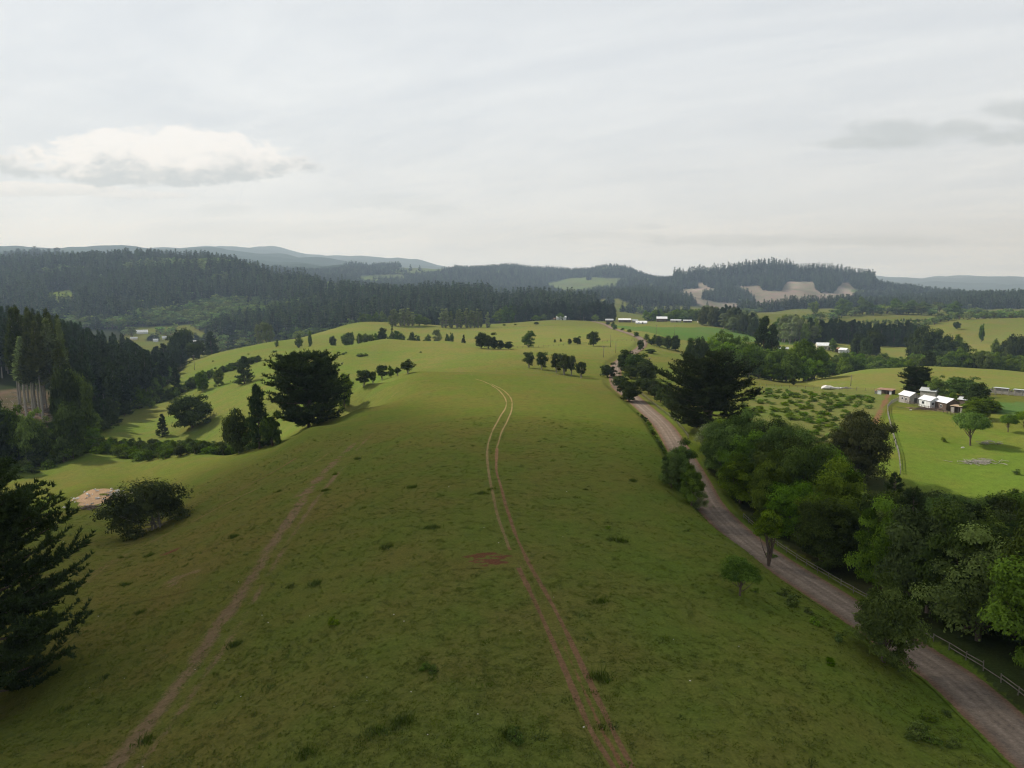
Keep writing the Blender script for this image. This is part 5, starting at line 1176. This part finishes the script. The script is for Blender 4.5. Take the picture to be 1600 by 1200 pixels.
# valley farm on the left
for u, v, L, hw, hr, ph, Y, wl, rf, lb in [
   (222, 518, 16, 2.5, 3.5, 4, 1150, W_white, R_white, 'long white-roofed barn on the valley floor'), (209, 528, 10, 2.5, 2, 2, 1070, W_cream, R_grey, 'low grey-roofed house left of the valley barn'),
   (243, 529, 7, 3, 2, -8, 1060, W_white, R_white, 'small white house right of the grey-roofed one'), (257, 526, 7, 2.5, 2, 4, 1090, W_white, R_white, 'white-roofed shed beside the dark valley trees'),
   (300, 532, 14, 3, 2.4, 3, 1040, W_white, R_white, 'white-roofed house below the wooded hill'), (314, 538, 9, 3, 2.6, -10, 960, W_white, R_white, 'white cottage right of the white-roofed house in the valley')]:
    house_px('farm_house', u, v, L, .5, hw, hr, ph, wl, rf, lb, Y=Y)
for u, v, L, Y, lb in [(772, 464, 5, 1640, 'left of two white houses in the hillside clearing'), (798, 468, 9, 1600, 'right of two white houses in the hillside clearing'), (1535, 486, 16, 1100, 'pale-roofed house standing alone in the far right fields')]:
    house_px('farm_house', u, v, L, .5, 3, 2, 4, W_cream, R_white, lb, Y=Y)

# ------------------------------------------------------------------ fences
def fence(name, P, step, h, label, rails=2, mat=F_wood, th=.12, cat='fence', wob=.05, railw=.1):
    P = np.asarray(P, float)[:, :2]; s = np.concatenate([[0], np.cumsum(np.linalg.norm(np.diff(P, axis=0), axis=1))]); n = max(1, int(s[-1]/step))
    q = np.linspace(0, s[-1], n+1); X = np.interp(q, s, P[:, 0]); Y = np.interp(q, s, P[:, 1]); Z = H(X, Y)
    o = empty(name, (X[0], Y[0], Z[0])); tag(o, label, cat); b0 = Vector((X[0], Y[0], Z[0]))
    pm = MB().bar((0, 0, -.3), (0, 0, h), th/2, th/2*.85, 6).mesh('post', mat); rm = MB().box((.5, 0, 0), (1, railw*.45, railw)).mesh('rail', mat)
    tops = []
    for x_, y_, z_ in zip(X, Y, Z):
        p = link(bpy.data.objects.new('post', pm), o); p.location = Vector((x_, y_, z_))-b0; p.rotation_euler = (random.uniform(-wob, wob), random.uniform(-wob, wob), 0); p.scale.z = random.uniform(.88, 1.12); tops.append(p.location.copy())
    for a_, b_ in zip(tops, tops[1:]):
        for i in range(rails):
            hh = h*(i+1)/(rails+.35)
            if random.random() < .94: rail_obj(rm, a_+Vector((0, 0, hh+random.uniform(-.05, .05))), b_+Vector((0, 0, hh+random.uniform(-.05, .05))), o)
    return o
def offset_road(off, y0, y1):
    T_ = np.gradient(ROAD, axis=0); T_ /= np.linalg.norm(T_, axis=1)[:, None]; Nn = np.stack([-T_[:, 1], T_[:, 0]], 1); Nn[Nn[:, 0] < 0] *= -1
    Pp = ROAD+Nn*off; k = (ROAD[:, 1] > y0) & (ROAD[:, 1] < y1); return Pp[k]
fence('road_fence', offset_road(4.5, 38, 128), 2.6, 1.0, 'weathered post and rail fence along the east side of the gravel road', 2, F_wood, .13, railw=.10, wob=.09)
fence('road_fence', offset_road(4.4, 185, 262), 1.6, 1.1, 'short stretch of wooden fence below the hedge by the road', 1, F_wood, .13)
fence('field_fence', [at(u, v)[:2] for u, v in [(1407, 741), (1405, 715), (1398, 690), (1391, 665), (1387, 648), (1387, 637), (1394, 630), (1403, 626)]], 1.1, 1.15, 'pale stake fence running down between the plantation and the bright field', 2, F_pale, .16, wob=.09, railw=.14)
fence('field_fence', [at(u, v, 250)[:2] for u, v in [(1186, 603), (1240, 606), (1300, 609), (1366, 611)]], 3.2, 1.15, 'line of thin posts along the top of the young plantation', 1, F_wood, .16, railw=.05)
fence('field_fence', [gp(u, Y)[:2] for u, Y in [(800, 455), (840, 466), (880, 478), (930, 486), (985, 500), (1000, 510)]], 4, 1.2, 'post fence crossing the pale middle field', 1, F_wood, .2, railw=.06)
fence('field_fence', [gp(u, Y)[:2] for u, Y in [(775, 742), (830, 752), (880, 770), (915, 800)]], 6, 1.3, 'far fence line below the white barn', 1, F_wood, .25, railw=.07)
fence('yard_fence', [at(u, v)[:2] for u, v in [(1414, 630), (1440, 638), (1465, 643), (1490, 650), (1515, 652)]], 1.3, 1.2, 'dark picket fence in front of the farm row', 2, W_brown, .14)
fence('field_fence', [at(u, v)[:2] for u, v in [(1530, 619), (1556, 618)]], 2, 1.2, 'rail fence leading to the cattle yard', 2, F_wood, .16)
# ------------------------------------------------------------------ utility poles
def pole(u, v, vt, label, ymin=0, Y=None, lean=0.0, arm=True):
    p = gp(u, Y, v) if Y else at(u, v, ymin); h = (v-vt)*depth(p)/F*1.03
    o = empty('utility_pole', p, view_rz(p[0], p[1], 20)); tag(o, label, 'pole'); o.rotation_euler = (0, lean, o.rotation_euler[2])
    MB().bar((0, 0, -.4), (0, 0, h), .17, .11, 8).build('shaft', P_wood, o, True)
    if arm:
        c_ = MB().box((0, -.16, h-.5), (1.9, .12, .14)).build('crossarm', P_wood, o)
        for dx in (-.8, 0, .8): MB().bar((dx, -.16, h-.43), (dx, -.16, h-.22), .05, .04).build('insulator', R_white, c_)
pole(1011, 588, 560, 'leaning utility pole standing in the roadside bushes', lean=.12, Y=318)
pole(943, 568, 551, 'utility pole behind the round tree west of the road', Y=385); pole(954, 547, 528, 'utility pole in the pale field left of the far road', Y=450, arm=False); pole(962, 558, 542, 'short pole near the tall bush trees of the road bend', Y=415, arm=False)
pole(1025, 536, 517, 'utility pole at the left side of the bright green crop', Y=560); pole(1054, 527, 511, 'utility pole in the bright green crop', Y=620)
pole(304, 578, 555, 'lone utility pole in the valley field', ymin=430); pole(560, 537, 520, 'thin pole in front of the middle tree row', Y=520, arm=False); pole(694, 533, 517, 'thin pole beside the narrow trees of the middle row', Y=520, arm=False)
pole(1329, 607, 590, 'thin pole on the near edge of the yellow-green field', Y=305, arm=False); pole(549, 507, 497, 'thin far pole on the crest of the pale knoll', Y=790, arm=False)

# ------------------------------------------------------------------ debris, stones, logs
def rock_mesh(name, r, size, mat):
    me = MB(); n = 8; P = [Vector(tuple(v)) for v in rdir(r, n+6)]
    import bmesh
    bm = bmesh.new()
    for p in P: bm.verts.new(p*size*r.uniform(.7, 1.1))
    bmesh.ops.convex_hull(bm, input=bm.verts); m = bpy.data.meshes.new(name); bm.to_mesh(m); bm.free(); m.materials.append(mat); return m
rr = np.random.default_rng(5)
rocks = [rock_mesh('stone', rr, 1, S_stone) for _ in range(3)]+[rock_mesh('stone', rr, 1, S_white) for _ in range(2)]
cx, cy, cz = at(155, 775)
for i in range(70):
    a_ = rr.uniform(0, 6.28); q = rr.uniform(.1, 1)**.7; x_ = cx+math.cos(a_)*q*9.5; y_ = cy+math.sin(a_)*q*11; s_ = rr.uniform(.12, .5)
    o = link(bpy.data.objects.new('stone', rocks[int(rr.integers(5))])); o.location = (x_, y_, float(H(x_, y_))+s_*.3); o.scale = (s_*1.3, s_, s_*.7); o.rotation_euler.z = a_*3
    tag(o, 'stone lying in the rubble on the tan soil patch', 'stone', 'stones on the tan soil patch')
def stick_pile(name, u, v, n, rx, ry, ln, rad, mat, label, cat, seed, ymin=0, hgt=.35, tilt=.10, kind=None):
    x, y, z = at(u, v, ymin); r = np.random.default_rng(seed); paths = []
    for i in range(n):
        px_, py_ = x+r.normal()*rx*.45, y+r.normal()*ry*.45; zz = float(H(px_, py_))+r.random()*hgt; az = r.uniform(0, 3.14) if rx < 6 or n > 60 else r.normal(.2, .5); l_ = ln*r.uniform(.4, 1.3); tl = r.normal()*tilt
        d_ = np.array([math.cos(az)*l_/2, math.sin(az)*l_/2, tl*l_/2]); c_ = np.array([px_, py_, zz+abs(tl)*l_/2]); q = curve(c_-d_, c_+d_, r, 4, .02, .06); paths.append((q-np.array([x, y, z]), np.linspace(rad, rad*.35, 4)))
    tv, tf = tubes(paths, 5); me = mesh_np(name, tv, tf, mat, True); o = link(bpy.data.objects.new(name, me)); o.location = (x, y, z); return tag(o, label, cat, kind=kind)
stick_pile('brush_pile', 1528, 723, 90, 5.2, 2.4, 2.0, .08, B_pal, 'heap of bleached dead branches lying in the bright field', 'brush pile', 3)
stick_pile('brush_pile', 1545, 693, 36, 3, 2, 1.8, .08, B_gry, 'small pile of dark branches beside the orchard tree', 'brush pile', 4)
stick_pile('brush_pile', 1450, 640, 60, 9, 1.6, 2.4, .09, B_brn, 'dark stacked branches in front of the farm sheds', 'brush pile', 5)
stick_pile('brush_pile', 142, 794, 44, 3, 2.6, 2.0, .12, B_brn, 'dark heap of broken wood at the front of the tan soil patch', 'brush pile', 6)
stick_pile('brush_pile', 186, 775, 44, 3, 2.6, 2.0, .12, B_pal, 'pale heap of broken wood beside the leaning evergreen', 'brush pile', 7)
stick_pile('felling_debris', 38, 650, 420, 30, 46, 4.0, .12, B_gry, 'logs and branches strewn over the felled slope among the tall trunks', 'debris', 8, ymin=270, kind='stuff')
stick_pile('brush_pile', 240, 826, 30, 4, 2, 1.6, .05, B_pal, 'bleached fallen twigs under the leaning evergreen', 'brush pile', 9)
stick_pile('brush_pile', 1320, 607, 40, 7, 2.4, 2.2, .12, B_pal, 'low scatter of pale logs at the top of the plantation', 'log pile', 10, ymin=250)
x, y, z = at(1298, 608, 250)
for i in range(5):
    o = link(bpy.data.objects.new('stone', rocks[3+i % 2])); s_ = (1.9, 1.4, 1.1, .9, .8)[i]; o.location = (x+i*1.5-2, y+rr.normal()*.6, float(H(x+i*1.5-2, y))+s_*.35); o.scale = (s_*1.3, s_, s_*.7)
    tag(o, 'pale boulder in the heap at the top of the plantation', 'boulder', 'pale boulders above the plantation')
for u, v, s_, l in [(1504, 700, .35, 'white stone lying in the bright field by the orchard tree'), (1423, 641, .3, 'white stone in front of the grey farm shed')]:
    p = at(u, v); o = link(bpy.data.objects.new('stone', rocks[4])); o.location = (p[0], p[1], p[2]+s_*.3); o.scale = (s_*1.5, s_, s_*.7); tag(o, l, 'stone')
# dark worn scrub patches on the valley fields and pasture
for u, v, s_ in [(427, 551, 2.2), (431, 550, 1.8), (560, 557, 2.4), (565, 557, 2.6), (571, 556, 2.2), (530, 555, 1.5), (536, 554, 1.6), (540, 552, 1.4), (657, 551, 1.2), (388, 554, 1.4), (333, 565, 1.3), (297, 567, 1.2)]:
    p = at(u, v, 250); plant('mid_bush', *p, s_*.7, s_*1.5, 'small dark bush dotted on the slope of the pale knoll', 'bush', 'dark bushes dotted on the pale slope', name='bush')
for u, v, h_, l in [(1204, 872, .9, 'weed clump by the slim roadside tree'), (1238, 945, 1.3, 'tallest clump in the line of weeds near the road'), (1225, 930, 1.0, 'second weed clump in the line near the road'), (1262, 958, .7, 'low weed clump near the road edge'), (1272, 975, .8, 'rounded weed clump near the road edge'), (1180, 925, .6, 'weed clump right of the small meadow tree'),
       (1432, 1150, 1.3, 'dark thistle clump near the lower right road edge'), (1450, 1158, .9, 'smaller thistle clump near the lower right road edge'), (1490, 1165, .8, 'weed clump close to the road at the lower right'), (1447, 1125, .8, 'thin weed above the thistle clump'), (1298, 1038, .7, 'weed clump alone in the lower right meadow'), (1310, 1000, .7, 'weed clump below the leafy road tree'), (1480, 1118, .6, 'weed beside the road below the leafy tree'),
       (804, 1155, .9, 'dark weed clump at the bottom of the meadow left of the ruts'), (676, 1050, .7, 'dark grass clump left of the ruts'), (664, 1045, .6, 'smaller dark clump beside it left of the ruts'), (520, 975, .8, 'dark grass clump in the middle of the west slope'), (1075, 830, .5, 'weed clump on the east meadow'), (950, 826, .5, 'small weed on the east meadow near the rut')]:
    p = at(u, v, 0); plant('small_shrub', *p, h_, h_*1.6, l, 'weed clump', name='weed_clump', var=2)

# ------------------------------------------------------------------ grass: tufts over the near pasture
def tuft_mesh(seed, n, hgt, sprd, mat=None):
    r = np.random.default_rng(seed); P = np.stack([r.normal(0, sprd, n), r.normal(0, sprd, n), np.zeros(n)], 1); D = unit(np.stack([r.normal(0, .55, n), r.normal(0, .55, n), np.ones(n)], 1))
    return face_mesh('tuft', blades(P, D, hgt, .05, r), mat, np.clip(r.normal(.5, .25, n), 0, 1))
L_rank = leaf_mat('rank_grass', (.055, .080, .016), (.105, .140, .028), .25, .05)
tufts = [tuft_mesh(1, 16, .16, .12, L_grs), tuft_mesh(2, 20, .20, .16, L_grs), tuft_mesh(3, 30, .26, .20, L_rank), tuft_mesh(4, 34, .34, .22, L_rank)]
r = np.random.default_rng(77); n = 90000
CX = []
for _ in range(32):
    y_ = math.exp(r.uniform(math.log(46), math.log(160))); x_ = r.uniform(-.72, .33)*y_; m_ = int(r.integers(3, 11)); rad_ = r.uniform(.12, .42); CX.append(np.stack([x_+r.normal(0, rad_*1.3, m_), y_+r.normal(0, rad_*.8, m_)], 1))
CX = np.vstack(CX)
aa = r.uniform(-.86, .86, n); YY = np.exp(r.uniform(math.log(40), math.log(185), n)); XX = aa*YY
dR = np.full(n, 9.); dR, _ = dist_poly(XX, YY, ROAD)
patchy = fbm(XX/4.5, YY/4.5, 12, 3)+.5*fbm(XX/22, YY/22, 14, 2)
k = (dR > 4.2) & ~((XX > 40) & (dR > 4.2) & (XX > np.interp(YY, ROAD[::-1, 1] if ROAD[0, 1] > ROAD[-1, 1] else ROAD[:, 1], ROAD[::-1, 0] if ROAD[0, 1] > ROAD[-1, 1] else ROAD[:, 0]))) & (r.random(n) < np.clip(.5+.6*patchy, .2, 1)*np.clip(YY/80, .25, 1))
XX, YY, pk = XX[k], YY[k], patchy[k]
rank = (pk+r.normal(0, .12, len(pk)) > .85) | (r.random(len(XX)) < .015); ix = np.where(rank, 2+r.integers(0, 2, len(XX)), r.integers(0, 2, len(XX)))
XX = np.concatenate([XX, CX[:, 0]]); YY = np.concatenate([YY, CX[:, 1]]); rank = np.concatenate([rank, np.ones(len(CX), bool)]); ix = np.concatenate([ix, 2+r.integers(0, 2, len(CX))])
sc_ = r.uniform(.6, 1.3, len(XX))*np.where(rank, 1.1, 1.0); print('tufts', len(XX))
gn_scatter('pasture_grass', np.stack([XX, YY, H(XX, YY)-.02], 1), np.stack([sc_*1.3, sc_*1.3, sc_*np.where(np.arange(len(sc_)) >= len(sc_)-len(CX), 1.5, .65)], 1), r.uniform(0, 6.28, len(XX)), ix, tufts, 'tufts of short pasture grass on the near ridge')
# white specks: small stones in the turf
r = np.random.default_rng(8); n = 38; YY = np.exp(r.uniform(math.log(46), math.log(150), n)); XX = r.uniform(-.7, .38, n)*YY
me = MB(); V_ = []; F_ = []
sv = np.array([(1, 0, 0), (0, 1, 0), (-1, 0, 0), (0, -1, 0), (0, 0, .7)]); sf = np.array([(0, 1, 4), (1, 2, 4), (2, 3, 4), (3, 0, 4)])
for i, (x_, y_) in enumerate(zip(XX, YY)):
    s_ = r.uniform(.04, .09); V_.append(sv*s_*np.array([1.3, 1, 1])+np.array([x_, y_, float(H(x_, y_))+.03])); F_.append(sf+5*i)
o = link(bpy.data.objects.new('pale_stones', mesh_np('pale_stones', np.vstack(V_), np.vstack(F_), S_white))); tag(o, 'tiny pale stones speckled over the near pasture', kind='stuff')
